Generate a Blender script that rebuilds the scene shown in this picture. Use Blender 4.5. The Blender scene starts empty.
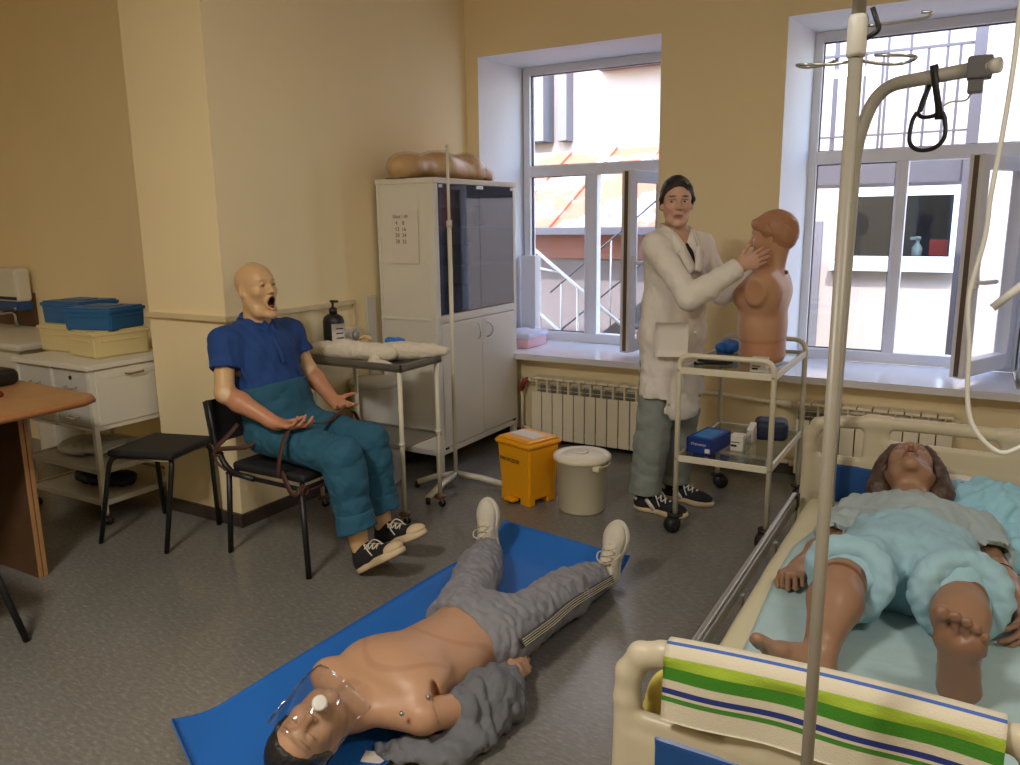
import bpy, bmesh, math, random
import numpy as np
from mathutils import Vector, Matrix

# ---------------------------------------------------------------- camera, world, sun, exposure
SC = bpy.context.scene
COL = SC.collection
CAM_R = [[0.865049, 0.501534, -0.012414], [-0.088956, 0.17769, 0.980058], [-0.493738, 0.846694, -0.198325]]
cam_data = bpy.data.cameras.new('camera')
cam_data.sensor_width = 36.0
cam_data.lens = 800.0 / 1020.0 * 36.0
cam_data.clip_start = 0.05
cam = bpy.data.objects.new('camera', cam_data)
COL.objects.link(cam)
r_, u_, d_ = CAM_R
cam.matrix_world = Matrix(((r_[0], u_[0], -d_[0], 0.0), (r_[1], u_[1], -d_[1], 0.0), (r_[2], u_[2], -d_[2], 1.45), (0, 0, 0, 1)))
SC.camera = cam

world = bpy.data.worlds.new('sky')
SC.world = world
world.use_nodes = True
wn = world.node_tree
wn.nodes.clear()
w_out = wn.nodes.new('ShaderNodeOutputWorld')
w_bg = wn.nodes.new('ShaderNodeBackground')
w_sky = wn.nodes.new('ShaderNodeTexSky')
w_sky.sky_type = 'NISHITA'
w_sky.sun_disc = False
w_sky.sun_elevation = math.radians(52)
w_sky.sun_rotation = math.radians(200)
w_bg.inputs['Strength'].default_value = 0.50
wn.links.new(w_sky.outputs[0], w_bg.inputs[0])
wn.links.new(w_bg.outputs[0], w_out.inputs[0])

sun_d = bpy.data.lights.new('sun', 'SUN')
sun_d.energy = 1.7
sun_d.angle = math.radians(0.6)
sun_d.color = (1.0, 0.95, 0.88)
sun = bpy.data.objects.new('sun', sun_d)
COL.objects.link(sun)
sun.rotation_euler = Vector((-0.30, 0.80, -1.05)).to_track_quat('-Z', 'Y').to_euler()

SC.view_settings.view_transform = 'Standard'
SC.view_settings.look = 'None'
SC.view_settings.gamma = 1.0
SC.view_settings.use_curve_mapping = False
SC.view_settings.exposure = 2.15
SC.cycles.use_denoising = True
SC.cycles.max_bounces = 10
SC.cycles.diffuse_bounces = 6
SC.cycles.transparent_max_bounces = 16
SC.cycles.sample_clamp_indirect = 6.0
SC.cycles.caustics_reflective = False
SC.cycles.caustics_refractive = False

# the window openings are marked as light portals, fittings added on the ceiling carry fill lamps
def portal(x0, x1, z0, z1, y):
    l = bpy.data.lights.new('window_portal', 'AREA')
    l.shape = 'RECTANGLE'; l.size = x1 - x0; l.size_y = z1 - z0
    l.cycles.is_portal = True
    o = bpy.data.objects.new('window_portal', l); COL.objects.link(o)
    o.location = ((x0 + x1) / 2, y, (z0 + z1) / 2)
    o.rotation_euler = (math.radians(-90), 0, 0)
FILL_LAMP_POWER = 13.0

# ---------------------------------------------------------------- helpers
def lin(c):
    return tuple(((v / 12.92) if v <= 0.04045 else ((v + 0.055) / 1.055) ** 2.4) for v in c)
def rgb(r, g, b):
    return lin((r / 255.0, g / 255.0, b / 255.0))

MATS = {}
def mat(name, col, rough=0.6, metal=0.0, var=0.06, scale=6.0, bump=0.0, bscale=60.0, spec=0.5, attr=None, sheen=0.0, coat=0.0):
    m = bpy.data.materials.new(name)
    m.use_nodes = True
    nt = m.node_tree
    b = nt.nodes['Principled BSDF']
    b.inputs['Roughness'].default_value = rough
    b.inputs['Metallic'].default_value = metal
    b.inputs['Specular IOR Level'].default_value = spec
    if sheen: b.inputs['Sheen Weight'].default_value = sheen
    if coat: b.inputs['Coat Weight'].default_value = coat
    tc = nt.nodes.new('ShaderNodeTexCoord')
    nz = nt.nodes.new('ShaderNodeTexNoise')
    nz.inputs['Scale'].default_value = scale
    nz.inputs['Detail'].default_value = 4.0
    nt.links.new(tc.outputs['Object'], nz.inputs['Vector'])
    rp = nt.nodes.new('ShaderNodeMapRange')
    rp.inputs['From Min'].default_value = 0.25; rp.inputs['From Max'].default_value = 0.75
    rp.inputs['To Min'].default_value = 1.0 - var; rp.inputs['To Max'].default_value = 1.0 + var
    nt.links.new(nz.outputs['Fac'], rp.inputs['Value'])
    mx = nt.nodes.new('ShaderNodeVectorMath'); mx.operation = 'SCALE'
    if attr:
        a = nt.nodes.new('ShaderNodeVertexColor'); a.layer_name = attr
        nt.links.new(a.outputs['Color'], mx.inputs[0])
    else:
        mx.inputs[0].default_value = col[:3]
    nt.links.new(rp.outputs['Result'], mx.inputs['Scale'])
    nt.links.new(mx.outputs[0], b.inputs['Base Color'])
    if bump:
        n2 = nt.nodes.new('ShaderNodeTexNoise')
        n2.inputs['Scale'].default_value = bscale
        n2.inputs['Detail'].default_value = 5.0
        nt.links.new(tc.outputs['Object'], n2.inputs['Vector'])
        bp = nt.nodes.new('ShaderNodeBump')
        bp.inputs['Strength'].default_value = bump
        bp.inputs['Distance'].default_value = 0.01
        nt.links.new(n2.outputs['Fac'], bp.inputs['Height'])
        nt.links.new(bp.outputs['Normal'], b.inputs['Normal'])
    MATS[name] = m
    return m

def glass_mat(name, tint=(1, 1, 1), rough=0.0, ior=1.5, gain=1.0):
    m = bpy.data.materials.new(name)
    m.use_nodes = True
    nt = m.node_tree
    nt.nodes.clear()
    out = nt.nodes.new('ShaderNodeOutputMaterial')
    tr = nt.nodes.new('ShaderNodeBsdfTransparent'); tr.inputs['Color'].default_value = (*tint, 1)
    gl = nt.nodes.new('ShaderNodeBsdfGlossy'); gl.inputs['Roughness'].default_value = rough
    fr = nt.nodes.new('ShaderNodeFresnel'); fr.inputs['IOR'].default_value = ior
    ml = nt.nodes.new('ShaderNodeMath'); ml.operation = 'MULTIPLY'; ml.use_clamp = True
    ml.inputs[1].default_value = gain
    mx = nt.nodes.new('ShaderNodeMixShader')
    ge = nt.nodes.new('ShaderNodeNewGeometry')          # both faces of a pane reflect alike
    mr = nt.nodes.new('ShaderNodeMapRange')
    mr.inputs['To Min'].default_value = ior; mr.inputs['To Max'].default_value = 1.0 / ior
    nt.links.new(ge.outputs['Backfacing'], mr.inputs['Value'])
    nt.links.new(mr.outputs[0], fr.inputs['IOR'])
    nt.links.new(fr.outputs[0], ml.inputs[0])
    nt.links.new(ml.outputs[0], mx.inputs[0])
    nt.links.new(tr.outputs[0], mx.inputs[1])
    nt.links.new(gl.outputs[0], mx.inputs[2])
    nt.links.new(mx.outputs[0], out.inputs['Surface'])
    MATS[name] = m
    return m

class MB:
    """collects shapes (world coordinates) and links them as ONE mesh object"""
    def __init__(self):
        self.v = []; self.f = []; self.mi = []; self.sm = []
    def add(self, vs, fs, mi=0, smooth=False):
        o = len(self.v)
        self.v += [tuple(p) for p in vs]
        self.f += [tuple(i + o for i in f) for f in fs]
        self.mi += [mi] * len(fs); self.sm += [smooth] * len(fs)
        return self
    def box(self, lo, hi, bevel=0.0, rot=None, mi=0, segs=2):
        lo = Vector(lo); hi = Vector(hi)
        c = (lo + hi) / 2; s = hi - lo
        bm = bmesh.new()
        bmesh.ops.create_cube(bm, size=1.0)
        for v in bm.verts:
            v.co = Vector((v.co.x * s.x, v.co.y * s.y, v.co.z * s.z))
        if bevel > 0:
            bmesh.ops.bevel(bm, geom=list(bm.edges), offset=min(bevel, min(s) * 0.49), segments=segs, affect='EDGES', profile=0.6)
        if rot is not None:
            bmesh.ops.transform(bm, matrix=rot.to_4x4(), verts=bm.verts)
        vs = [v.co + c for v in bm.verts]
        fs = [[v.index for v in f.verts] for f in bm.faces]
        bm.free()
        return self.add(vs, fs, mi, False)
    def prism(self, poly, z0, z1, axis='z', mi=0):
        """polygon in the plane across `axis`, extruded from z0 to z1"""
        n = len(poly)
        def P(a, b, t):
            return {'z': (a, b, t), 'y': (a, t, b), 'x': (t, a, b)}[axis]
        vs = [P(a, b, z0) for a, b in poly] + [P(a, b, z1) for a, b in poly]
        fs = [list(range(n))[::-1], list(range(n, 2 * n))]
        fs += [[i, (i + 1) % n, (i + 1) % n + n, i + n] for i in range(n)]
        area = sum(poly[i][0] * poly[(i + 1) % n][1] - poly[(i + 1) % n][0] * poly[i][1] for i in range(n))
        flip = (area < 0) != (axis == 'y') 
        if z1 < z0: flip = not flip
        if flip: fs = [f[::-1] for f in fs]
        return self.add(vs, fs, mi, False)
    def tube(self, pts, r, n=10, closed=False, mi=0, radii=None, cap=True, flat=None):
        pts = [Vector(p) for p in pts]
        m = len(pts)
        vs = []; prev = None
        for i, p in enumerate(pts):
            if closed:
                t = (pts[(i + 1) % m] - pts[i - 1])
            else:
                t = pts[min(i + 1, m - 1)] - pts[max(i - 1, 0)]
            t = t.normalized() if t.length > 1e-9 else Vector((0, 0, 1))
            if prev is None:
                a = Vector((0, 0, 1)) if abs(t.z) < 0.9 else Vector((1, 0, 0))
                u = t.cross(a).normalized()
            else:
                u = (prev - t * prev.dot(t))
                u = u.normalized() if u.length > 1e-6 else t.orthogonal().normalized()
            prev = u
            w = t.cross(u)
            rr = radii[i] if radii else r
            for k in range(n):
                a = 2 * math.pi * k / n
                if flat:
                    vs.append(p + u * math.cos(a) * flat[0] + w * math.sin(a) * flat[1])
                else:
                    vs.append(p + (u * math.cos(a) + w * math.sin(a)) * rr)
        fs = []
        for i in range(m if closed else m - 1):
            j = (i + 1) % m
            for k in range(n):
                l = (k + 1) % n
                fs.append([i * n + k, i * n + l, j * n + l, j * n + k])
        if cap and not closed:
            fs.append(list(range(n))[::-1])
            fs.append([(m - 1) * n + k for k in range(n)])
        return self.add(vs, fs, mi, True)
    def strap(self, pts, normals, w, th, mi=0, closed=False):
        """flat band: width w across, thickness th along the given normals"""
        pts = [Vector(p) for p in pts]; m = len(pts)
        vs = []
        for i, p in enumerate(pts):
            t = (pts[(i + 1) % m] - pts[i - 1]) if closed else (pts[min(i + 1, m - 1)] - pts[max(i - 1, 0)])
            t.normalize()
            nn = Vector(normals[i] if isinstance(normals, list) else normals)
            nn = (nn - t * nn.dot(t)).normalized()
            s = t.cross(nn).normalized()
            for a, b in ((-.5, -.5), (.5, -.5), (.5, .5), (-.5, .5)):
                vs.append(p + s * w * a + nn * th * b)
        fs = []
        for i in range(m if closed else m - 1):
            j = (i + 1) % m
            for k in range(4):
                l = (k + 1) % 4
                fs.append([i * 4 + k, i * 4 + l, j * 4 + l, j * 4 + k])
        if not closed:
            fs += [[3, 2, 1, 0], [(m - 1) * 4 + k for k in range(4)]]
        return self.add(vs, fs, mi, True)
    def cyl(self, a, b, r0, r1=None, n=20, mi=0):
        return self.tube([a, b], r0, n, mi=mi, radii=[r0, r0 if r1 is None else r1])
    def lathe(self, prof, c=(0, 0, 0), n=32, mi=0, axis=None, sx=1.0, sy=1.0):
        """profile of (radius, height); closed at radius 0"""
        c = Vector(c)
        vs = []; fs = []
        R = Vector((0, 0, 1)).rotation_difference(Vector(axis)).to_matrix() if axis is not None else None
        for r, z in prof:
            for k in range(n):
                a = 2 * math.pi * k / n
                p = Vector((r * math.cos(a) * sx, r * math.sin(a) * sy, z))
                if R is not None: p = R @ p
                vs.append(c + p)
        for i in range(len(prof) - 1):
            for k in range(n):
                l = (k + 1) % n
                fs.append([i * n + k, i * n + l, (i + 1) * n + l, (i + 1) * n + k])
        if prof[0][0] > 1e-6: fs.append(list(range(n))[::-1])
        if prof[-1][0] > 1e-6: fs.append([(len(prof) - 1) * n + k for k in range(n)])
        return self.add(vs, fs, mi, True)
    def ball(self, c, r, n=14, mi=0, s=(1, 1, 1)):
        prof = [(max(1e-5, r * math.sin(math.pi * i / n)), -r * math.cos(math.pi * i / n)) for i in range(n + 1)]
        o = len(self.v)
        self.lathe(prof, (0, 0, 0), max(12, n), mi)
        for i in range(o, len(self.v)):
            p = self.v[i]
            self.v[i] = (c[0] + p[0] * s[0], c[1] + p[1] * s[1], c[2] + p[2] * s[2])
        return self
    def sheet(self, fn, nu, nv, th=0.0, mi=0, wrap=False):
        """grid of points fn(u, v), u and v in 0..1, given a thickness along its normals"""
        P = [[Vector(fn(i / nu, j / nv)) for j in range(nv + 1)] for i in range(nu + 1)]
        vs = [p for row in P for p in row]
        W = nv + 1
        fs = [[i * W + j, (i + 1) * W + j, (i + 1) * W + j + 1, i * W + j + 1] for i in range(nu) for j in range(nv)]
        if th:
            N = []
            for i in range(nu + 1):
                for j in range(nv + 1):
                    a = P[min(i + 1, nu)][j] - P[max(i - 1, 0)][j]
                    b = P[i][min(j + 1, nv)] - P[i][max(j - 1, 0)]
                    n = a.cross(b)
                    N.append(n.normalized() if n.length > 1e-12 else Vector((0, 0, 1)))
            k = len(vs)
            vs = vs + [vs[i] - N[i] * th for i in range(k)]
            fs = fs + [[q + k for q in f[::-1]] for f in fs]
            rim = [i * W for i in range(nu + 1)][::-1] + [j for j in range(1, nv + 1)] + [i * W + nv for i in range(1, nu + 1)] + [nu * W + j for j in range(nv - 1, 0, -1)]
            for a, b in zip(rim, rim[1:] + rim[:1]):
                fs.append([b, a, a + k, b + k])
        return self.add(vs, fs, mi, True)
    def build(self, name, material, parent=None, offset=None):
        me = bpy.data.meshes.new(name)
        off = Vector(offset) if offset is not None else None
        if off is None:
            off = BASES.get(parent.name, Vector((0, 0, 0))) if parent is not None else Vector((0, 0, 0))
        me.from_pydata([Vector(p) - off for p in self.v], [], self.f)
        mats = material if isinstance(material, (list, tuple)) else [material]
        for m in mats: me.materials.append(m)
        me.polygons.foreach_set('material_index', self.mi)
        me.polygons.foreach_set('use_smooth', self.sm)
        me.update()
        o = bpy.data.objects.new(name, me)
        COL.objects.link(o)
        if parent is not None:
            o.parent = parent
            BASES[o.name] = off
        else:
            o.location = off
        return o

BASES = {}
def tag(o, label=None, cat=None, group=None, kind=None):
    if label: o['label'] = label
    if cat: o['category'] = cat
    if group: o['group'] = group
    if kind: o['kind'] = kind
    return o
def thing(name, label, cat, loc, group=None):
    o = bpy.data.objects.new(name, None)
    o.empty_display_size = 0.05
    COL.objects.link(o)
    o.location = loc
    BASES[o.name] = Vector(loc)
    return tag(o, label, cat, group)
def single(mb, name, material, label, cat, base, group=None):
    return tag(mb.build(name, material, None, base), label, cat, group)
def struct(mb, name, material, parent=None):
    o = mb.build(name, material, parent)
    if parent is None: o['kind'] = 'structure'
    return o
def copy_tree(o, parent=None):
    c = o.copy(); COL.objects.link(c)
    if parent is not None:
        c.parent = parent
        for k in ('label', 'category', 'group'):
            pass
    for ch in list(o.children):
        copy_tree(ch, c)
    return c
def arc(c, r, a0, a1, n, ax, ay):
    c = Vector(c); ax = Vector(ax); ay = Vector(ay)
    return [c + (ax * math.cos(a0 + (a1 - a0) * i / n) + ay * math.sin(a0 + (a1 - a0) * i / n)) * r for i in range(n + 1)]
def round_path(pts, r, n=6):
    """polyline with its inner corners rounded"""
    pts = [Vector(p) for p in pts]
    out = [pts[0]]
    for i in range(1, len(pts) - 1):
        a, b, c = pts[i - 1], pts[i], pts[i + 1]
        d0 = (a - b); d1 = (c - b)
        q = min(r, d0.length * 0.49, d1.length * 0.49)
        p0 = b + d0.normalized() * q; p1 = b + d1.normalized() * q
        for k in range(n + 1):
            t = k / n
            out.append(p0 * (1 - t) ** 2 + b * 2 * t * (1 - t) + p1 * t ** 2)
    out.append(pts[-1])
    return out
def spline(pts, n=8):
    """smooth curve through the points"""
    P = [Vector(p) for p in pts]
    P = [P[0] * 2 - P[1]] + P + [P[-1] * 2 - P[-2]]
    out = []
    for i in range(1, len(P) - 2):
        for k in range(n):
            t = k / n
            a, b, c, d = P[i - 1], P[i], P[i + 1], P[i + 2]
            out.append(0.5 * ((2 * b) + (c - a) * t + (2 * a - 5 * b + 4 * c - d) * t * t + (3 * b - a - 3 * c + d) * t ** 3))
    out.append(P[-2])
    return out

# ---------------------------------------------------------------- materials of the setting
M_WALL = mat('cream_wall_paint', rgb(240, 222, 180), 0.75, var=0.03, scale=1.5, bump=0.12, bscale=14)
M_REVEAL = mat('white_reveal_paint', rgb(228, 228, 232), 0.7, var=0.02, scale=2, bump=0.08, bscale=20)
M_CEIL = mat('white_ceiling_paint', rgb(232, 228, 218), 0.8, var=0.02)
M_PVC = mat('white_window_plastic', rgb(222, 222, 226), 0.35, var=0.015)
M_GASKET = mat('brown_window_edge', rgb(96, 78, 62), 0.5)
M_SILL = mat('white_sill_laminate', rgb(224, 224, 228), 0.14, var=0.015)
M_BASE = mat('dark_brown_baseboard', rgb(66, 56, 46), 0.5, var=0.1)
M_TRIM = mat('cream_cable_duct', rgb(214, 196, 156), 0.5, var=0.02)
M_WHITE = mat('white_enamel', rgb(222, 218, 206), 0.35, var=0.02)
M_IVORY = mat('ivory_enamel', rgb(220, 213, 190), 0.35, var=0.02)
M_RAD = mat('white_radiator_enamel', rgb(236, 226, 200), 0.4, var=0.02)
M_RADGAP = mat('grey_radiator_inside', rgb(120, 116, 110), 0.6)
M_BLACK = mat('black_plastic', rgb(24, 24, 26), 0.45, var=0.08)
M_RUBBER = mat('black_rubber', rgb(18, 18, 19), 0.7)
M_STEEL = mat('brushed_steel', rgb(176, 176, 172), 0.3, metal=0.9, var=0.05)
M_CHROME = mat('chrome', rgb(210, 210, 210), 0.15, metal=1.0, var=0.01)
M_GLASS = glass_mat('window_glass')
M_CLEAR = glass_mat('clear_shelf_glass', (0.93, 0.97, 0.95))

def floor_material():
    m = bpy.data.materials.new('grey_flecked_vinyl'); m.use_nodes = True
    nt = m.node_tree; b = nt.nodes['Principled BSDF']
    tc = nt.nodes.new('ShaderNodeTexCoord')
    mp = nt.nodes.new('ShaderNodeMapping')
    mp.inputs['Scale'].default_value = (34, 95, 1); mp.inputs['Rotation'].default_value = (0, 0, math.radians(28))
    nt.links.new(tc.outputs['Object'], mp.inputs['Vector'])
    n1 = nt.nodes.new('ShaderNodeTexNoise'); n1.inputs['Scale'].default_value = 1.0; n1.inputs['Detail'].default_value = 6; n1.inputs['Roughness'].default_value = 0.65
    nt.links.new(mp.outputs[0], n1.inputs['Vector'])
    cr = nt.nodes.new('ShaderNodeValToRGB')
    e = cr.color_ramp.elements
    e[0].position = 0.30; e[0].color = (*rgb(104, 102, 97), 1)
    e[1].position = 0.78; e[1].color = (*rgb(150, 146, 138), 1)
    k = cr.color_ramp.elements.new(0.55); k.color = (*rgb(120, 117, 111), 1)
    nt.links.new(n1.outputs['Fac'], cr.inputs[0])
    n2 = nt.nodes.new('ShaderNodeTexNoise'); n2.inputs['Scale'].default_value = 1.3; n2.inputs['Detail'].default_value = 3
    nt.links.new(tc.outputs['Object'], n2.inputs['Vector'])
    mr = nt.nodes.new('ShaderNodeMapRange'); mr.inputs['From Min'].default_value = .3; mr.inputs['From Max'].default_value = .7
    mr.inputs['To Min'].default_value = .90; mr.inputs['To Max'].default_value = 1.06
    nt.links.new(n2.outputs['Fac'], mr.inputs['Value'])
    sc = nt.nodes.new('ShaderNodeVectorMath'); sc.operation = 'SCALE'
    nt.links.new(cr.outputs[0], sc.inputs[0]); nt.links.new(mr.outputs[0], sc.inputs['Scale'])
    nt.links.new(sc.outputs[0], b.inputs['Base Color'])
    r2 = nt.nodes.new('ShaderNodeMapRange'); r2.inputs['To Min'].default_value = .15; r2.inputs['To Max'].default_value = .30
    nt.links.new(n2.outputs['Fac'], r2.inputs['Value']); nt.links.new(r2.outputs[0], b.inputs['Roughness'])
    bp = nt.nodes.new('ShaderNodeBump'); bp.inputs['Strength'].default_value = 0.05; bp.inputs['Distance'].default_value = 0.01
    nt.links.new(n2.outputs['Fac'], bp.inputs['Height']); nt.links.new(bp.outputs[0], b.inputs['Normal'])
    return m
M_FLOOR = floor_material()

# ---------------------------------------------------------------- the room
WY = 4.62            # inner face of the window wall
GY = 5.14            # window plane
XR, YB, ZC = 2.6, -2.6, 3.2
struct(MB().box((-6.0, YB, -0.12), (XR, WY, 0)), 'floor', M_FLOOR)
struct(MB().box((-6.0, YB, ZC), (XR, 5.3, ZC + 0.15)), 'ceiling', M_CEIL)

w = MB()
def pier(x0, x1, s0, s1, z0, z1):
    w.prism([(x0, WY), (x1, WY), (x1 + s1, 5.22), (x0 - s0, 5.22)], z0, z1)
W1 = (-2.905, -1.67); W2 = (-0.975, 0.285); W3 = (1.0, 2.26); SPL = 0.068; ZT = 2.48
pier(-3.3, W1[0], 0, SPL, 0, ZC)
pier(W1[1], W2[0], SPL, SPL, 0, ZC)
pier(W2[1], W3[0], SPL, SPL, 0, ZC)
pier(W3[1], 2.8, SPL, 0, 0, ZC)
for a, b in (W1, W2, W3):
    w.box((a, WY, ZT), (b, 5.22, ZC)); w.box((a, WY, 0), (b, 5.22, 0.555))
o = w.build('wall_window', [M_WALL, M_REVEAL]); o['kind'] = 'structure'
for p in o.data.polygons:                      # the reveals are painted white
    if p.center.y > WY + 0.05 and 0.6 < p.center.z < ZC - 0.05 and (abs(p.normal.x) > 0.5 or p.normal.z < -0.5):
        p.material_index = 1
struct(MB().box((-3.3, 2.535, 0), (-3.0, WY, ZC)), 'wall_left', M_WALL)
struct(MB().box((-3.555, 2.535, 0), (-3.3, 3.15, ZC)).box((-6.0, 3.0, 0), (-3.555, 3.15, ZC)), 'wall_niche', M_WALL)
struct(MB().box((-6.15, YB, 0), (-6.0, 3.15, ZC)), 'wall_far_left', M_WALL)
struct(MB().box((XR, YB, 0), (XR + 0.15, 5.2, ZC)), 'wall_right', M_WALL)
struct(MB().box((-6.15, YB - 0.15, 0), (XR + 0.15, YB, ZC)), 'wall_back', M_WALL)
struct(MB().box((-3.0, 2.515, 0), (-2.982, WY, 0.065), 0.004).box((-3.555, 2.517, 0), (-2.982, 2.535, 0.065), 0.004), 'baseboard_left', M_BASE)
struct(MB().box((-3.0, WY - 0.018, 0), (XR, WY, 0.065), 0.004), 'baseboard_window', M_BASE)
struct(MB().box((-3.0, 2.517, 1.005), (-2.978, 3.42, 1.03), 0.003).box((-3.555, 2.513, 1.005), (-2.978, 2.535, 1.03), 0.003)
       .box((-3.0, 3.405, 0.86), (-2.985, 3.42, 1.006), 0.003), 'trim_1', M_TRIM)
struct(MB().box((-3.569, 2.54, 1.03), (-3.555, 2.56, 1.75), 0.003), 'trim_2', M_TRIM)

def window(name, x0, x1, mull, hinge, free, zs, handle_at):
    """white plastic window: fixed upper light, fixed left pane, inward opening right sash"""
    g = GY
    ra = x1 - 0.05
    f = MB()
    B = 0.006
    f.box((x0, g - .04, .60), (x0 + .05, g + .04, ZT), B).box((ra, g - .04, .60), (x1, g + .04, ZT), B)
    f.box((x0 + .004, g - .037, 2.425), (x1 - .004, g + .037, ZT), B).box((x0 + .004, g - .037, .60), (x1 - .004, g + .037, .665), B)
    f.box((x0 + .004, g - .037, 1.748), (x1 - .004, g + .037, 1.822), B)
    f.box((mull[0], g - .034, .62), (mull[1], g + .034, 1.78), B)
    f.box((mull[0] + .01, g - .048, .665), (mull[0] + .018, g - .038, 1.75), .002)
    fr = f.build(name, M_PVC); fr['kind'] = 'structure'
    p = MB()
    p.box((x0 + .045, g - .006, 1.82), (ra + .005, g + .006, 2.43)).build('upper_pane', M_GLASS, fr)
    MB().box((x0 + .045, g - .006, .66), (mull[0] + .004, g + .006, 1.752)).build('fixed_pane', M_GLASS, fr)
    gk = MB()                                            # dark gasket lines round the glass
    for a, b, z0, z1 in ((x0 + .05, mull[0], .665, 1.748), (x0 + .05, ra, 1.822, 2.425)):
        gk.box((a, g - .0125, z0), (a + .005, g + .0125, z1)).box((b - .005, g - .0125, z0), (b, g + .0125, z1))
        gk.box((a, g - .0125, z0), (b, g + .0125, z0 + .005)).box((a, g - .0125, z1 - .005), (b, g + .0125, z1))
    gk.build('gasket', M_BLACK, fr)
    h = Vector((hinge[0], hinge[1], 0)); d = Vector((free[0], free[1], 0)) - h
    wd = d.length; d.normalize(); n = Vector((d.y, -d.x, 0))
    if n.x > 0: n = -n
    R = Matrix((d, d.cross(Vector((0, 0, 1))) * -1, (0, 0, 1))).transposed()
    nrm = R @ Vector((0, 1, 0))
    z0, z1 = zs
    def obox(mb, a, b, c, e, za, zb, bev, mi=0):
        q0 = Vector(((a + b) / 2, (c + e) / 2, 0)); ctr = h + R @ q0
        hs = Vector(((b - a) / 2, (e - c) / 2, (zb - za) / 2)); ctr.z = (za + zb) / 2
        mb.box(ctr - hs, ctr + hs, bev, rot=R, mi=mi)
    s = MB(); t = .034
    obox(s, 0, .075, -t, t, z0, z1, B); obox(s, wd - .075, wd, -t, t, z0, z1, B)
    obox(s, .004, wd - .004, -t + .003, t - .003, z0 + .003, z0 + .085, B); obox(s, .004, wd - .004, -t + .003, t - .003, z1 - .075, z1 - .003, B)
    sa = s.build('sash', M_PVC, fr)
    q = MB(); obox(q, .07, wd - .07, -.006, .006, z0 + .08, z1 - .07, 0); q.build('sash_pane', M_GLASS, sa)
    e = MB(); obox(e, wd - .001, wd + .003, -.012, .012, z0 + .01, z1 - .01, 0); e.build('sash_edge', M_GASKET, sa)
    sg = handle_at[1]
    k = MB(); c0 = h + d * (wd - .035) + nrm * (t * sg); c0.z = handle_at[0]
    k.box(c0 - Vector((.014, .014, .035)), c0 + Vector((.014, .014, .035)), .006, rot=R)
    c1 = c0 + nrm * (.045 * sg); c2 = c1 - d * .12
    k.tube(round_path([c0, c1, c2], .02), .011)
    k.build('handle', M_PVC, sa)
    return fr
window('window_1', -2.84, -1.735, (-2.37, -2.275), (-1.785, 5.09), (-1.868, 4.62), (.632, 1.742), (1.19, 1))
window('window_2', -0.925, 0.222, (-0.45, -0.385), (0.172, 5.09), (-0.052, 4.60), (.632, 1.742), (1.12, 1))
window('added_window', 1.05, 2.195, (1.52, 1.585), (2.145, 5.09), (1.67, 5.0), (.632, 1.742), (1.12, 1))  # unseen window added to bring more daylight into the room
for i, (a, b) in enumerate(((-2.99, -1.60), (-1.045, 0.355), (0.93, 2.33))):
    p = [(a, 4.49), (b, 4.49), (b, WY - .001), (b - .07 - SPL, WY + .001), (b - .07 - SPL, 5.11), (a + .085 + SPL, 5.11), (a + .085 + SPL, WY + .001), (a, WY - .001)]
    struct(MB().prism(p, 0.560, 0.598), 'trim_%d' % (i + 3), M_SILL)
for i, (a, b) in enumerate((W1, W2, W3)):
    portal(a, b, .6, ZT, 5.26)

# ---------------------------------------------------------------- courtyard outside
M_FAC = mat('pale_pink_render', rgb(160, 148, 143), 0.85, var=0.04, scale=1.2, bump=0.1)
M_GREYR = mat('grey_render', rgb(104, 102, 108), 0.85, var=0.06)
M_BLUEW = mat('pale_blue_frame', rgb(168, 184, 204), 0.5)
M_DARKGL = glass_mat('courtyard_glass', (0.55, 0.6, 0.62))
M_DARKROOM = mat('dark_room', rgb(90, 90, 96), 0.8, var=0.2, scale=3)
M_RAIL = mat('white_rail_paint', rgb(180, 178, 178), 0.5)
M_IRON = mat('grey_iron_paint', rgb(74, 72, 82), 0.5)
M_DARKST = mat('dark_stair_steel', rgb(66, 58, 58), 0.6)
def roof_material():
    m = mat('peeling_red_tin', (1, 1, 1), 0.6)
    nt = m.node_tree; b = nt.nodes['Principled BSDF']
    tc = nt.nodes.new('ShaderNodeTexCoord')
    n = nt.nodes.new('ShaderNodeTexNoise'); n.inputs['Scale'].default_value = 1.6; n.inputs['Detail'].default_value = 7; n.inputs['Roughness'].default_value = .6
    nt.links.new(tc.outputs['Object'], n.inputs['Vector'])
    cr = nt.nodes.new('ShaderNodeValToRGB'); e = cr.color_ramp.elements
    e[0].position = .50; e[0].color = (*rgb(172, 92, 68), 1)
    e[1].position = .56; e[1].color = (*rgb(172, 168, 166), 1)
    nt.links.new(n.outputs['Fac'], cr.inputs[0]); nt.links.new(cr.outputs[0], b.inputs['Base Color'])
    return m
M_TIN = roof_material()
struct(MB().box((-12, 5.3, -3.2), (8, 16, -3.0)), 'ground', mat('asphalt', rgb(120, 118, 116), 0.9))

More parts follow.
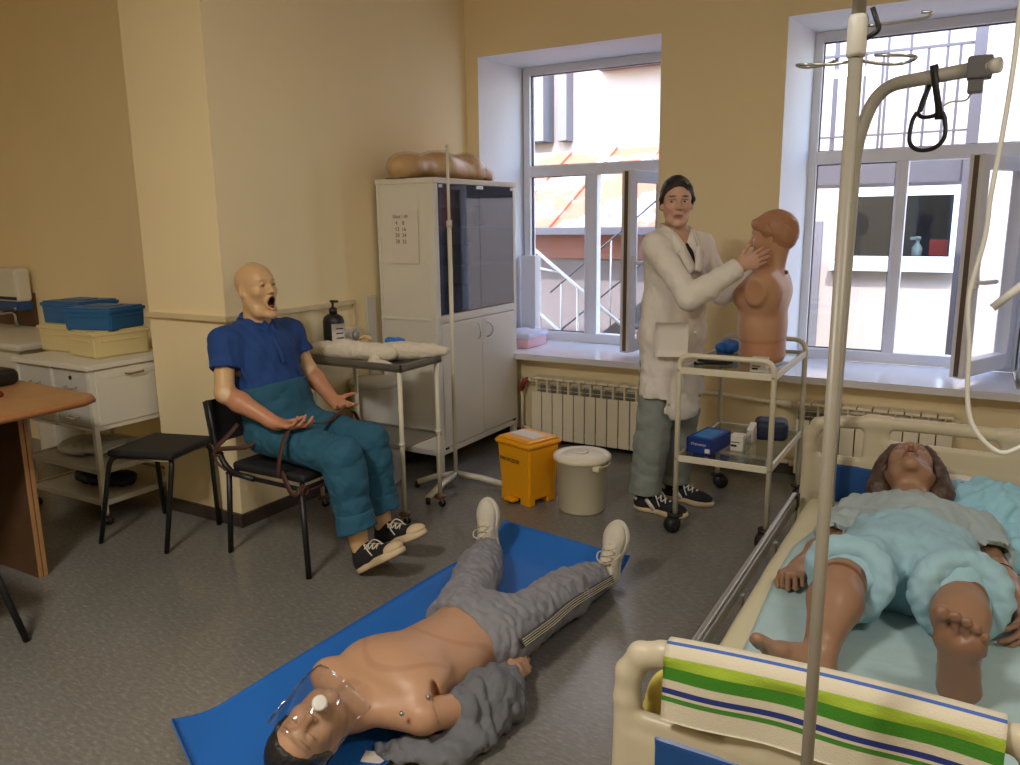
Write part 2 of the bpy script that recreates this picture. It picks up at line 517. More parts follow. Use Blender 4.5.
b = thing('opposite_building', 'pale pink rendered building across the courtyard seen through the right window', 'building', (-1.0, 9.6, -3.0))
f = MB(); wx0, wx1, wz0, wz1 = -1.36, -0.215, 0.965, 1.735
f.box((-7.5, 9.5, -3), (wx0, 9.9, 7)).box((wx1, 9.5, -3), (5, 9.9, 7)).box((wx0, 9.5, wz1), (wx1, 9.9, 7)).box((wx0, 9.5, -3), (wx1, 9.9, wz0))
f.build('wall', M_FAC, b)
MB().box((-5.6, 9.2, 2.42), (-4.84, 9.5, 7)).box((-4.70, 9.3, 2.42), (-4.57, 9.5, 7)).build('shaded_corner', M_GREYR, b)  # wall corner lying in shade, the shade put into its grey colour
MB().box((-4.185, 9.1, 3.22), (-2.5, 9.5, 3.5)).build('cornice', M_GREYR, b)
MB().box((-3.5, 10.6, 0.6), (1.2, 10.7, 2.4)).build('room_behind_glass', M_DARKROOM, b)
for x0, x1 in ((wx0, -.78), (-.78, wx1)):
    q = MB()
    q.box((x0, 9.47, wz0), (x0 + .06, 9.6, wz1)).box((x1 - .06, 9.47, wz0), (x1, 9.6, wz1)).box((x0, 9.472, wz0), (x1, 9.6, wz0 + .06)).box((x0, 9.472, wz1 - .08), (x1, 9.6, wz1))
    wf = q.build('window_frame', M_BLUEW, b)
    MB().box((x0 + .05, 9.545, wz0 + .055), (x1 - .05, 9.553, wz1 - .07)).build('pane', M_DARKGL, wf)
MB().box((wx0 - .05, 9.36, wz0 - .09), (wx1 + .02, 9.5, wz0)).build('ledge', M_BLUEW, b)
MB().box((-1.68, 9.44, -1), (-1.52, 9.5, 1.40)).build('downpipe_band', M_GREYR, b)
single(MB().box((-.47, 9.62, 1.03), (-.29, 9.70, 1.20), .01), 'red_box', mat('red_card', rgb(206, 60, 62), .6), 'red box on the window sill of the building across the courtyard', 'box', (-.38, 9.66, 1.03))
single(MB().lathe([(.001, 0), (.05, .004), (.052, .11), (.02, .16), (.018, .19), (.03, .2), (.03, .23), (.001, .235)], (-.585, 9.66, 1.0), 14).box((-.66, 9.645, 1.195), (-.56, 9.675, 1.225), .006), 'spray_bottle', M_WHITE,
       'white spray bottle standing beside the red box across the courtyard', 'bottle', (-.585, 9.66, 1.0))

t = thing('low_annex', 'low annex with a peeling red and white tin roof outside the left window', 'building', (-3.6, 8.5, -3.0))
r = MB(); r.prism([(7.30, 1.36), (9.05, 2.26), (9.05, 2.20), (7.30, 1.30)], -7.0, -1.95, axis='x')
r.build('roof', M_TIN, t)
r = MB()
for k in range(9):
    x = -6.6 + k * .56
    r.prism([(7.29, 1.385), (9.05, 2.29), (9.05, 2.25), (7.29, 1.345)], x, x + .025, axis='x')
r.build('roof_seam', M_TIN, t)
MB().box((-7.0, 7.24, 1.30), (-1.95, 7.34, 1.38), .01).build('gutter', M_IRON, t)
MB().box((-7.0, 7.55, 1.06), (-2.0, 9.05, 1.31)).build('frieze', mat('faded_red_render', rgb(140, 92, 82), .85), t)
MB().box((-7.0, 7.6, -3), (-2.05, 9.05, 1.06)).build('wall', mat('mauve_grey_render', rgb(112, 102, 104), .85, var=.08), t)

t = thing('white_railing', 'white painted stair railing sloping down outside the left window', 'railing', (-3.0, 6.5, -3.0))
r = MB()
def zl(x): return 1.165 - .746 * (x + 3.484)
r.tube([(-4.0, 6.5, zl(-4.0)), (-2.1, 6.5, zl(-2.1))], .016, 6)
r.build('handrail', M_RAIL, t)
MB().tube([(-4.0, 6.5, zl(-4.0) - .54), (-2.1, 6.5, zl(-2.1) - .54)], .015, 6).build('lower_rail', M_RAIL, t)
for x in (-3.46, -3.08, -2.62, -2.2):
    MB().tube([(x, 6.5, -3.0), (x, 6.5, zl(x))], .011, 6).build('post', M_RAIL, t)
MB().tube([(-3.46, 6.5, 1.02), (-3.25, 6.5, .98)], .012, 6).build('cross_rail', M_RAIL, t)

t = thing('metal_staircase', 'dark metal staircase with thin handrails rising to the right outside the left window', 'staircase', (-2.8, 7.0, -3.0))
def zs_(x): return .42 + .80 * (x + 2.95)
MB().prism([(-3.4, zs_(-3.4) - .16), (-1.75, zs_(-1.75) - .16), (-1.75, zs_(-1.75)), (-3.4, zs_(-3.4))], 6.72, 6.75, axis='y').build('stringer', M_DARKST, t)
for k in range(7):
    x = -3.3 + k * .22
    MB().box((x, 6.75, zs_(x) - .03), (x + .22, 7.4, zs_(x))).build('tread', M_DARKST, t)
for dz in (.34, .78):
    MB().tube([(-3.47, 6.73, zs_(-3.47) + dz), (-1.75, 6.73, zs_(-1.75) + dz)], .009, 6).build('handrail', M_IRON, t)
for x in (-3.36, -3.06, -2.86, -2.62, -2.4, -2.1):
    MB().tube([(x, 6.73, zs_(x) - .1), (x, 6.73, zs_(x) + .78)], .008, 6).build('baluster', M_RAIL, t)
MB().box((-2.98, 6.9, -3), (-2.88, 7.0, zs_(-2.93))).box((-2.0, 6.9, -3), (-1.9, 7.0, zs_(-1.95) - .02)).build('support', M_DARKST, t)

t = thing('gallery_walkway', 'grey gallery walkway with thin iron railing outside the right window', 'gallery', (-.65, 7.4, -3.0))
MB().box((-1.75, 7.0, 1.70), (-.155, 7.9, 1.90)).build('slab', M_IRON, t)
MB().box((-.165, 6.96, -3), (-.085, 7.06, 3.1)).build('post', M_IRON, t)
MB().box((-1.65, 7.75, -3), (-1.5, 7.9, 1.70)).build('pillar', M_GREYR, t)
rl = MB().box((-1.7, 7.02, 2.06), (-.16, 7.04, 2.075)).box((-1.7, 7.02, 2.665), (-.16, 7.04, 2.685)).build('rail', M_IRON, t)
for k, x in enumerate((-1.62, -1.46, -1.30, -1.10, -.89, -.765, -.735, -.58, -.46, -.335, -.25)):
    top = 2.86 if k in (3, 6, 7, 9) else 2.68
    rr = .018 if k == 3 else .010
    MB().box((x - rr, 7.024, 1.9), (x + rr, 7.036, top)).build('baluster', M_IRON, t)

# ---------------------------------------------------------------- fill lamps added on the ceiling, out of view, to brighten the room
M_TUBE = bpy.data.materials.new('lit_diffuser'); M_TUBE.use_nodes = True
_b = M_TUBE.node_tree.nodes['Principled BSDF']
_b.inputs['Emission Color'].default_value = (1, .93, .82, 1); _b.inputs['Emission Strength'].default_value = 1.0
def fill_lamp(x, y, where, power):
    t = thing('fill_lamp', where, 'lamp', (x, y, ZC), 'added fill lamps')
    MB().box((x - .3, y - .3, ZC - .05), (x + .3, y + .3, ZC - .001), .01).build('housing', M_WHITE, t)
    MB().box((x - .28, y - .28, ZC - .062), (x + .28, y + .28, ZC - .05), .004).build('diffuser', M_TUBE, t)
    l = bpy.data.lights.new('lamp_light', 'AREA'); l.shape = 'SQUARE'; l.size = .54; l.energy = power; l.color = (1, .94, .86)
    lo = bpy.data.objects.new('lamp_light', l); COL.objects.link(lo); lo.parent = t; lo.location = (0, 0, -.075)
fill_lamp(1.2, 0.6, 'added unseen fill lamp above the bed side of the room', FILL_LAMP_POWER * .45)
fill_lamp(-1.5, -0.5, 'added unseen fill lamp above the desk side of the room', FILL_LAMP_POWER * 1.5)

# ---------------------------------------------------------------- organic surfaces: blended solids turned into one mesh
F4 = np.float32
def V3(p): return np.array([p[0], p[1], p[2]], dtype=np.float64)
def unit(v):
    v = np.asarray(v, float); return v / (np.linalg.norm(v) + 1e-12)

class Prim:
    """signed distance of one solid with its bounding box, blend radius k; op '+' adds, '-' carves, '&' keeps only the inside"""
    def __init__(self, fn, lo, hi, k=0.01, op='+'):
        self.fn, self.lo, self.hi, self.k, self.op = fn, np.asarray(lo, float), np.asarray(hi, float), k, op

def cone(a, b, ra, rb, k=0.015, w=None, ratio=1.0, op='+'):
    """tapered capsule; widened by `ratio` along the axis w"""
    a = V3(a); b = V3(b); ab = b - a; L2 = float(ab @ ab) + 1e-12
    R = max(ra, rb) * max(1.0, ratio)
    if w is not None:
        w = unit(w)
        if L2 > 1e-9: 
            u = ab / math.sqrt(L2); w = unit(w - u * (w @ u))
    def fn(X, Y, Z):
        px, py, pz = X - a[0], Y - a[1], Z - a[2]
        if w is not None:
            s = (px * w[0] + py * w[1] + pz * w[2]) * (1.0 / ratio - 1.0)
            px = px + s * w[0]; py = py + s * w[1]; pz = pz + s * w[2]
        t = np.clip((px * ab[0] + py * ab[1] + pz * ab[2]) / L2, 0, 1)
        return np.sqrt((px - t * ab[0]) ** 2 + (py - t * ab[1]) ** 2 + (pz - t * ab[2]) ** 2) - (ra + (rb - ra) * t)
    return Prim(fn, np.minimum(a, b) - R, np.maximum(a, b) + R, k, op)

def ell(c, rad, axes=None, k=0.015, op='+'):
    c = V3(c); rad = np.asarray(rad, float)
    A = np.eye(3) if axes is None else np.array([unit(x) for x in axes])
    ext = np.sqrt(((A * rad[:, None]) ** 2).sum(0))
    def fn(X, Y, Z):
        px, py, pz = X - c[0], Y - c[1], Z - c[2]
        q = [(px * A[i, 0] + py * A[i, 1] + pz * A[i, 2]) / rad[i] for i in range(3)]
        k0 = np.sqrt(q[0] ** 2 + q[1] ** 2 + q[2] ** 2)
        k1 = np.sqrt((q[0] / rad[0]) ** 2 + (q[1] / rad[1]) ** 2 + (q[2] / rad[2]) ** 2) + 1e-6
        return k0 * (k0 - 1.0) / k1
    return Prim(fn, c - ext, c + ext, k, op)

def block(c, half, axes=None, r=0.01, k=0.015, op='+'):
    c = V3(c); half = np.asarray(half, float)
    A = np.eye(3) if axes is None else np.array([unit(x) for x in axes])
    ext = np.abs(A.T) @ half
    def fn(X, Y, Z):
        px, py, pz = X - c[0], Y - c[1], Z - c[2]
        q = [np.abs(px * A[i, 0] + py * A[i, 1] + pz * A[i, 2]) - half[i] + r for i in range(3)]
        o = np.sqrt(np.maximum(q[0], 0) ** 2 + np.maximum(q[1], 0) ** 2 + np.maximum(q[2], 0) ** 2)
        return o + np.minimum(np.maximum(q[0], np.maximum(q[1], q[2])), 0) - r
    return Prim(fn, c - ext, c + ext, k, op)

def half(p, n, k=0.004):
    """keep only what lies behind the plane through p with outward normal n"""
    p = V3(p); n = unit(n)
    return Prim(lambda X, Y, Z: (X - p[0]) * n[0] + (Y - p[1]) * n[1] + (Z - p[2]) * n[2], [-9] * 3, [9] * 3, k, '&')

def grown(prims, d):
    out = []
    for q in prims:
        if q.op == '+':
            out.append(Prim((lambda f: (lambda X, Y, Z: f(X, Y, Z) - d))(q.fn), q.lo - d, q.hi + d, q.k, '+'))
        else: out.append(q)
    return out

def surface(prims, vox, smooth=1, disp=None):
    """sample the blended distance on a grid and pull a quad mesh out of it (surface nets)"""
    add = [q for q in prims if q.op == '+']
    lo = np.min([q.lo for q in add], axis=0) - 0.02
    hi = np.max([q.hi for q in add], axis=0) + 0.02
    n = np.ceil((hi - lo) / vox).astype(int) + 1
    ax = [(lo[i] + vox * np.arange(n[i])).astype(F4) for i in range(3)]
    D = np.full(n, 9.0, F4)
    for q in prims:
        pad = 2.5 * q.k + 3 * vox
        if q.op == '&': i0 = [0, 0, 0]; i1 = list(n)
        else:
            i0 = np.maximum(np.floor((q.lo - pad - lo) / vox).astype(int), 0)
            i1 = np.minimum(np.ceil((q.hi + pad - lo) / vox).astype(int) + 1, n)
            if np.any(i1 <= i0): continue
        sl = tuple(slice(a, b) for a, b in zip(i0, i1))
        X = ax[0][sl[0]][:, None, None]; Y = ax[1][sl[1]][None, :, None]; Z = ax[2][sl[2]][None, None, :]
        d = q.fn(X, Y, Z).astype(F4)
        S = D[sl]; k = max(q.k, 1e-4)
        if q.op == '+':
            h = np.clip(0.5 + 0.5 * (S - d) / k, 0, 1)
            D[sl] = S + (d - S) * h - k * h * (1 - h)
        elif q.op == '-':
            h = np.clip(0.5 - 0.5 * (S + d) / k, 0, 1)
            D[sl] = S + (-d - S) * h + k * h * (1 - h)
        else:
            h = np.clip(0.5 - 0.5 * (S - d) / k, 0, 1)
            D[sl] = S + (d - S) * h + k * h * (1 - h)
    if disp is not None:
        near = np.abs(D) < 0.06
        ii = np.argwhere(near)
        P = lo + ii * vox
        D[near] += disp(P).astype(F4)
    D[0] = D[-1] = 1; D[:, 0] = D[:, -1] = 1; D[:, :, 0] = D[:, :, -1] = 1
    neg = D < 0
    c = np.zeros([m - 1 for m in n], np.uint8)
    for i in (0, 1):
        for j in (0, 1):
            for k in (0, 1): c += neg[i:n[0] - 1 + i, j:n[1] - 1 + j, k:n[2] - 1 + k]
    act = np.argwhere((c > 0) & (c < 8))
    if len(act) == 0: return np.zeros((0, 3)), np.zeros((0, 4), int)
    idx = -np.ones([m - 1 for m in n], np.int32)
    idx[act[:, 0], act[:, 1], act[:, 2]] = np.arange(len(act))
    acc = np.zeros((len(act), 3)); cnt = np.zeros(len(act))
    for axis in range(3):
        o1, o2 = [a for a in range(3) if a != axis]
        for a in (0, 1):
            for b in (0, 1):
                s = np.zeros(3, int); s[o1] = a; s[o2] = b
                e = s.copy(); e[axis] = 1
                p0 = act + s; p1 = act + e
                d0 = D[p0[:, 0], p0[:, 1], p0[:, 2]]; d1 = D[p1[:, 0], p1[:, 1], p1[:, 2]]
                m = (d0 < 0) != (d1 < 0)
                t = np.where(m, d0 / np.where(m, d0 - d1, 1), 0)
                q = np.tile(s.astype(float), (len(act), 1)); q[:, axis] = t
                acc[m] += q[m]; cnt[m] += 1
    V = lo + (act + acc / cnt[:, None]) * vox
    faces = []
    for axis in range(3):
        o1, o2 = (axis + 1) % 3, (axis + 2) % 3
        sl0 = [slice(1, m - 1) for m in n]; sl1 = list(sl0)
        sl0[axis] = slice(0, n[axis] - 1); sl1[axis] = slice(1, n[axis])
        A = neg[tuple(sl0)]; B = neg[tuple(sl1)]
        for inside_first in (True, False):
            e = np.argwhere((A & ~B) if inside_first else (~A & B))
            if len(e) == 0: continue
            base = e + 1; base[:, axis] = e[:, axis]
            q = []
            for da, db in ((0, 0), (-1, 0), (-1, -1), (0, -1)):
                p = base.copy(); p[:, o1] += da; p[:, o2] += db
                q.append(idx[p[:, 0], p[:, 1], p[:, 2]])
            q = np.stack(q, 1)
            faces.append(q if inside_first else q[:, ::-1])
    Fc = np.concatenate(faces)
    Fc = Fc[(Fc >= 0).all(1)]
    for _ in range(smooth):
        E0 = np.concatenate([Fc[:, a] for a in (0, 1, 2, 3, 1, 2, 3, 0)]); E1 = np.concatenate([Fc[:, b] for b in (1, 2, 3, 0, 0, 1, 2, 3)])
        m = np.bincount(E0, minlength=len(V))
        s = np.stack([np.bincount(E0, V[E1, i], len(V)) for i in range(3)], 1)
        V = V * 0.5 + 0.5 * s / np.maximum(m, 1)[:, None]
    return V, Fc

def folds(seed, amp, wl, aniso=(1, 1, 1), axes=None):
    """soft cloth folds: warped sums of waves with the given wavelength"""
    rg = np.random.RandomState(seed)
    K = []
    for i in range(7):
        d = unit(rg.normal(size=3) * np.asarray(aniso, float))
        K.append((d * 2 * math.pi / (wl * rg.uniform(.6, 1.7)), rg.uniform(0, 6.28), rg.uniform(.5, 1)))
    W = [(unit(rg.normal(size=3)) * 2 * math.pi / (wl * 2.2), rg.uniform(0, 6.28)) for i in range(3)]
    def f(P):
        if axes is not None: P = P @ np.array([unit(a) for a in axes]).T
        wv = sum(np.sin(P @ k + p) for k, p in W)
        s = 0; t = 0
        for k, p, a in K:
            s = s + a * (1 - 2 * np.abs(np.sin(0.5 * (P @ k) + p + 0.7 * wv))); t += a
        return amp * s / t
    return f

def organic(name, pieces, material, parent=None, colour=None, offset=None):
    """one mesh object from (vertices, faces) pieces; colour(P) gives a per-vertex colour"""
    Vs = []; Fs = []; o = 0
    for V, Fc in pieces:
        Vs.append(V); Fs.append(Fc + o); o += len(V)
    V = np.concatenate(Vs); Fc = np.concatenate(Fs)
    off = BASES.get(parent.name, Vector((0, 0, 0))) if parent is not None else Vector(offset if offset is not None else (0, 0, 0))
    me = bpy.data.meshes.new(name)
    me.vertices.add(len(V)); me.loops.add(len(Fc) * 4); me.polygons.add(len(Fc))
    me.vertices.foreach_set('co', (V - np.array(off)).astype(F4).ravel())
    me.loops.foreach_set('vertex_index', Fc.astype(np.int32).ravel())
    me.polygons.foreach_set('loop_start', np.arange(0, len(Fc) * 4, 4, dtype=np.int32))
    me.polygons.foreach_set('use_smooth', np.ones(len(Fc), bool))
    me.update(calc_edges=True)
    me.validate()
    if colour is not None:
        C = np.ones((len(V), 4), F4); C[:, :3] = colour(V)
        at = me.color_attributes.new('tone', 'FLOAT_COLOR', 'POINT')
        at.data.foreach_set('color', C.ravel())
    mats = material if isinstance(material, (list, tuple)) else [material]
    for m in mats: me.materials.append(m)
    ob = bpy.data.objects.new(name, me)
    COL.objects.link(ob)
    if parent is not None: ob.parent = parent; BASES[ob.name] = off
    else: ob.location = off
    return ob

def frame(fwd, up):
    """rows: forward, left, up"""
    f = unit(fwd); u = np.asarray(up, float); u = unit(u - f * (u @ f)); l = np.cross(u, f)
    return np.array([f, l, u])

class Head:
    """a head with brow, eye sockets and lids, nose, lips, chin and ears; local axes forward, left, up, origin between the ears"""
    def __init__(self, c, fwd, up, s=1.0, mouth='closed', ears=True, eyes='open', jaw=1.0, brow=1.0):
        self.c = V3(c); self.A = frame(fwd, up); self.s = s; self.mouth = mouth; self.ears = ears; self.eyes = eyes; self.jaw = jaw; self.brow = brow
    def P(self, f, l, u): return self.c + self.s * (f * self.A[0] + l * self.A[1] + u * self.A[2])
    def E(self, f, l, u, rf, rl, ru, k=.012, op='+', tilt=None):
        A = self.A if tilt is None else tilt
        return ell(self.P(f, l, u), np.array([rf, rl, ru]) * self.s, A, k * self.s, op)
    def C(self, a, b, ra, rb, k=.008, op='+', w=None, ratio=1):
        return cone(self.P(*a), self.P(*b), ra * self.s, rb * self.s, k * self.s, w, ratio, op)
    def prims(self):
        E, C = self.E, self.C
        o = self.mouth == 'open'
        dj = -.026 if o else 0
        q = [E(-.014, 0, .035, .095, .0745, .088), E(.022, 0, -.025, .066, .060 * self.jaw, .075, .03), E(.03, 0, .035, .06, .058, .06, .02)]
        q += [C((.03, .036 * self.jaw, -.075 + dj), (.066, .012, -.095 + dj), .022, .017, .02), C((.03, -.036 * self.jaw, -.075 + dj), (.066, -.012, -.095 + dj), .022, .017, .02),
              C((-.01, .05 * self.jaw, -.035), (.03, .036 * self.jaw, -.078 + dj), .024, .022, .02), C((-.01, -.05 * self.jaw, -.035), (.03, -.036 * self.jaw, -.078 + dj), .024, .022, .02)]
        q += [E(.072, 0, -.098 + dj, .018, .02, .016, .014)]
        q += [C((.074, .03, .031), (.081, .008, .029), .010 * self.brow, .011 * self.brow, .012), C((.074, -.03, .031), (.081, -.008, .029), .010 * self.brow, .011 * self.brow, .012)]
        for s in (1, -1):
            q += [E(.052, s * .043, -.018, .024, .02, .02, .02)]
            q += [E(.093, s * .031, .010, .015, .017, .0125, .012, '-')]
        q += [C((.084, 0, .018), (.103, 0, -.018), .0085, .0115, .010), E(.106, 0, -.022, .0105, .0115, .0095, .006), E(.094, .0125, -.026, .0085, .0075, .0075, .005), E(.094, -.0125, -.026, .0085, .0075, .0075, .005)]
        for s in (1, -1):
            q += [E(.0725, s * .031, .0095, .0135, .0145, .0115, .003)]
            if self.eyes == 'open':
                q += [C((.0835, s * .019, .0145), (.0855, s * .031, .0185), .0028, .003, .003), C((.0855, s * .031, .0185), (.080, s * .044, .0135), .003, .0028, .003)]
            q += [E(.1, s * .0062, -.0325, .006, .0035, .0035, .003, '-')]
        if o:
            q += [E(.066, 0, -.062, .030, .026, .032, .012)]
            q += [E(.094, 0, -.069, .036, .0195, .027, .004, '-')]
            n = 14
            ring = [(.090 - .012 * math.cos(a) ** 2, .0235 * math.cos(a), -.069 + .031 * math.sin(a)) for a in [2 * math.pi * i / n for i in range(n)]]
            ring = [(f + (.004 if u > -.066 else -.004), l, u) for f, l, u in ring]
            for i in range(n): q += [C(ring[i], ring[(i + 1) % n], .0052, .0052, .004)]
            q += [E(.066, 0, -.085, .02, .013, .006, .003)]
        elif self.mouth == 'parted':
            q += [E(.07, 0, -.06, .026, .024, .022, .012), E(.1, 0, -.0605, .022, .019, .0075, .003, '-')]
            for s in (1, -1):
                q += [C((.088, s * .021, -.060), (.0955, s * .005, -.0505), .0035, .0052, .004), C((.088, s * .021, -.061), (.094, s * .004, -.0705), .0035, .0058, .004)]
            q += [C((.0955, .005, -.0505), (.0955, -.005, -.0505), .0052, .0052, .003), C((.094, .004, -.0705), (.094, -.004, -.0705), .0058, .0058, .003)]
        else:
            q += [E(.07, 0, -.06, .024, .024, .02, .012)]
            for s in (1, -1):
                q += [C((.087, s * .022, -.061), (.0945, s * .005, -.0555), .0025, .0046, .004), C((.087, s * .022, -.062), (.093, s * .004, -.0665), .0025, .0055, .004)]
            q += [C((.0945, .005, -.0555), (.0945, -.005, -.0555), .0046, .0046, .003), C((.093, .004, -.0665), (.093, -.004, -.0665), .0055, .0055, .003)]
            q += [C((.0975, .02, -.0612), (.0995, 0, -.0608), .0016, .0022, .002, '-'), C((.0995, 0, -.0608), (.0975, -.02, -.0612), .0022, .0016, .002, '-')]
        if self.ears:
            for s in (1, -1):
                T = frame(self.A[0] + .35 * s * self.A[1] * -1 + .25 * self.A[2] * -1, self.A[2] + .2 * self.A[0] * -1)
                q += [self.E(-.012, s * .074, .000, .017, .0075, .030, .006, '+', T), self.E(-.006, s * .082, .002, .009, .006, .017, .004, '-', T), self.E(-.004, s * .072, -.022, .010, .007, .011, .005)]
        return q
    def local(self, P): return ((P - self.c) / self.s) @ self.A.T

def blend(base, P, spots):
    """colour per vertex: (weight 0..1, colour) layered over the base"""
    C = np.tile(np.array(base), (len(P), 1))
    for wgt, col in spots:
        C = C * (1 - wgt[:, None]) + np.array(col) * wgt[:, None]
    return C
def sstep(d, a, b):
    t = np.clip((d - a) / (b - a), 0, 1); return t * t * (3 - 2 * t)
def inell(Q, c, r, soft=.25):
    d = np.sqrt((((Q - np.array(c)) / np.array(r)) ** 2).sum(1))
    return 1 - sstep(d, 1 - soft, 1 + soft)

def hand(wr, d, palm, thumb, s=1.0, curl=(.5, .6, .5), spread=.12, thumb_in=.5, fist=False, each=None):
    """wrist, pointing direction, direction the palm faces, direction of the thumb side"""
    wr = V3(wr); d = unit(d); n = unit(np.asarray(palm, float) - d * (np.dot(palm, d))); t = np.cross(n, d)
    if np.dot(t, thumb) < 0: t = -t
    P = lambda a, b, c: wr + s * (a * d + b * t + c * n)
    q = [cone(P(-.03, 0, 0), P(.012, 0, 0), .022 * s, .021 * s, .01, t, 1.25),
         cone(P(.02, .012, 0), P(.078, .024, 0), .0135 * s, .0115 * s, .012, t, 1.2), cone(P(.02, .002, 0), P(.084, .004, 0), .0145 * s, .0118 * s, .012, t, 1.2),
         cone(P(.02, -.010, 0), P(.080, -.015, 0), .0140 * s, .0112 * s, .012, t, 1.2), cone(P(.02, -.016, 0), P(.072, -.031, 0), .0125 * s, .0105 * s, .012, t, 1.2),
         ell(P(.03, .022, .008), (.024 * s, .016 * s, .013 * s), (d, t, n), .008)]
    kn = [(.084, .027, 0), (.090, .007, 0), (.086, -.014, 0), (.076, -.032, 0)]
    L = [(.040, .026, .020), (.045, .029, .022), (.041, .027, .021), (.032, .021, .018)]
    rr = [.0088, .0092, .0088, .0077]
    for i in range(4):
        p = P(*kn[i]); a = 0
        cu = each[i] if each else curl
        sd = (1.5 - i) * spread
        dv = unit(d + t * sd * .6)
        for j in range(3):
            a += cu[j]
            v = dv * math.cos(a) + n * math.sin(a)
            e = p + v * L[i][j] * s
            q.append(cone(p, e, rr[i] * (1 - .10 * j) * s, rr[i] * (.93 - .10 * j) * s, .0035))
            p = e
    b0 = P(.018, .020, .006); v = unit(.62 * d + .75 * t + .25 * n)
    e = b0 + v * .040 * s; q.append(cone(b0, e, .0135 * s, .0105 * s, .010))
    v2 = unit(v + d * .55 + n * thumb_in - t * thumb_in * .9)
    e2 = e + v2 * .030 * s; q.append(cone(e, e2, .0105 * s, .0092 * s, .004))
    v3 = unit(v2 + n * thumb_in * .6 - t * thumb_in * .7 + d * .2)
    q.append(cone(e2, e2 + v3 * .024 * s, .0094 * s, .0072 * s, .003))
    return q

def foot(ank, toe, up, s=1.0, big=1):
    """bare foot: ankle joint, direction the toes point, direction of the shin, side of the big toe (+1 or -1)"""
    ank = V3(ank); f = unit(toe); u = unit(np.asarray(up, float) - f * np.dot(up, f)); l = np.cross(u, f) * big
    P = lambda a, b, c: ank + s * (a * f + b * l + c * u)
    q = [cone(P(0, 0, .03), P(-.012, 0, -.03), .036 * s, .034 * s, .02), ell(P(-.03, 0, -.048), (.036 * s, .031 * s, .030 * s), (f, l, u), .02),
         cone(P(.0, 0, -.02), P(.10, .006, -.052), .034 * s, .024 * s, .02, l, 1.15), cone(P(-.01, -.004, -.058), P(.115, .0, -.062), .026 * s, .022 * s, .02, l, 1.55),
         ell(P(.125, .026, -.060), (.030 * s, .022 * s, .020 * s), (f, l, u), .012), ell(P(.115, -.024, -.062), (.03 * s, .022 * s, .018 * s), (f, l, u), .012)]
    T = [(.148, .031, .052, .0150), (.148, .008, .048, .0110), (.142, -.011, .043, .0103), (.133, -.027, .037, .0096), (.121, -.041, .030, .0090)]
    for a, b, ln, r in T:
        q += [cone(P(a - .02, b, -.060), P(a + ln * .55, b * 1.06, -.057), r * .92 * s, r * .82 * s, .004), ell(P(a + ln * .72, b * 1.06, -.061), (r * 1.25 * s, r * 1.05 * s, r * s), (f, l, u), .003)]
    return q

def make_shoe(owner, heel, fwd, up, cols, s=1.0, stripe=None, name='shoe', high=False):
    """sneaker: upper, rubber sole and laces; heel = ground point under the heel, local axes forward, left, up"""
    A = frame(fwd, up); h = V3(heel)
    P = lambda a, b, c: h + s * (a * A[0] + b * A[1] + c * A[2])
    top = .112 if high else .085
    q = [ell(P(.045, 0, .040), (.052 * s, .037 * s, .050 * s), A, .02), cone(P(.045, 0, .03), P(.20, 0, .034), .036 * s, .030 * s, .02, A[1], 1.18),
         ell(P(.205, 0, .030), (.066 * s, .045 * s, .028 * s), A, .02), cone(P(.10, 0, .05), P(.17, 0, .045), .032 * s, .022 * s, .02, A[1], 1.1),
         cone(P(.048, 0, .04), P(.060, 0, top), .040 * s, .036 * s, .02, A[0], 1.2), half(P(0, 0, .014), -A[2]),
         half(P(.05, 0, top), A[2] + .12 * A[0])]
    Vv, Fc = surface(q, .0045, 1)
    up_ = organic(name, [(Vv, Fc)], MATS[cols[0]], owner)
    outline = [ell(P(.048, 0, .012), (.054 * s, .042 * s, .03 * s), A, .03), cone(P(.05, 0, .012), P(.20, 0, .012), .039 * s, .046 * s, .03), ell(P(.208, 0, .012), (.073 * s, .052 * s, .03 * s), A, .03),
               half(P(0, 0, .034 if high else .026), A[2], .003), half(P(0, 0, 0), -A[2], .003)]
    organic('sole', [surface(outline, .0045, 1)], MATS[cols[1]], up_)
    if high:                                   # rubber toe cap
        organic('toe_cap', [surface([ell(P(.222, 0, .032), (.056 * s, .046 * s, .028 * s), A, .01), half(P(.215, 0, 0), -A[0], .003), half(P(0, 0, .004), -A[2], .003)], .0045, 1)], MATS[cols[1]], up_)
    lc = MB()
    for k in range(4):
        a = .105 + .024 * k; z = .091 - .0085 * k
        lc.tube([P(a, -.026, z - .008), P(a + .012, 0, z + .004), P(a + .004, .026, z - .008)], .0032 * s, 6)
        lc.tube([P(a + .02, -.026, z - .014), P(a + .008, 0, z + .004), P(a, .026, z - .006)], .0032 * s, 6)
    lc.tube(spline([P(.10, 0, .090), P(.115, .03, .10), P(.135, .042, .075), P(.14, .038, .05)], 4), .003 * s, 6)
    lc.tube(spline([P(.10, 0, .090), P(.118, -.03, .10), P(.138, -.042, .07), P(.15, -.044, .045)], 4), .003 * s, 6)
    lc.build('lace', MATS[cols[2]], up_)
    if stripe:
        st = MB()
        for sd in (1, -1):
            st.strap([P(.075, sd * .0395, .070), P(.095, sd * .0425, .050), P(.12, sd * .0455, .024)], [Vector(A[1] * sd)] * 3, .020 * s, .004)
            st.strap([P(.005, sd * .030, .065), P(.025, sd * .0385, .058)], [Vector(A[1] * sd)] * 2, .018 * s, .004)
        st.build('side_stripe', MATS[stripe], up_)
    return up_

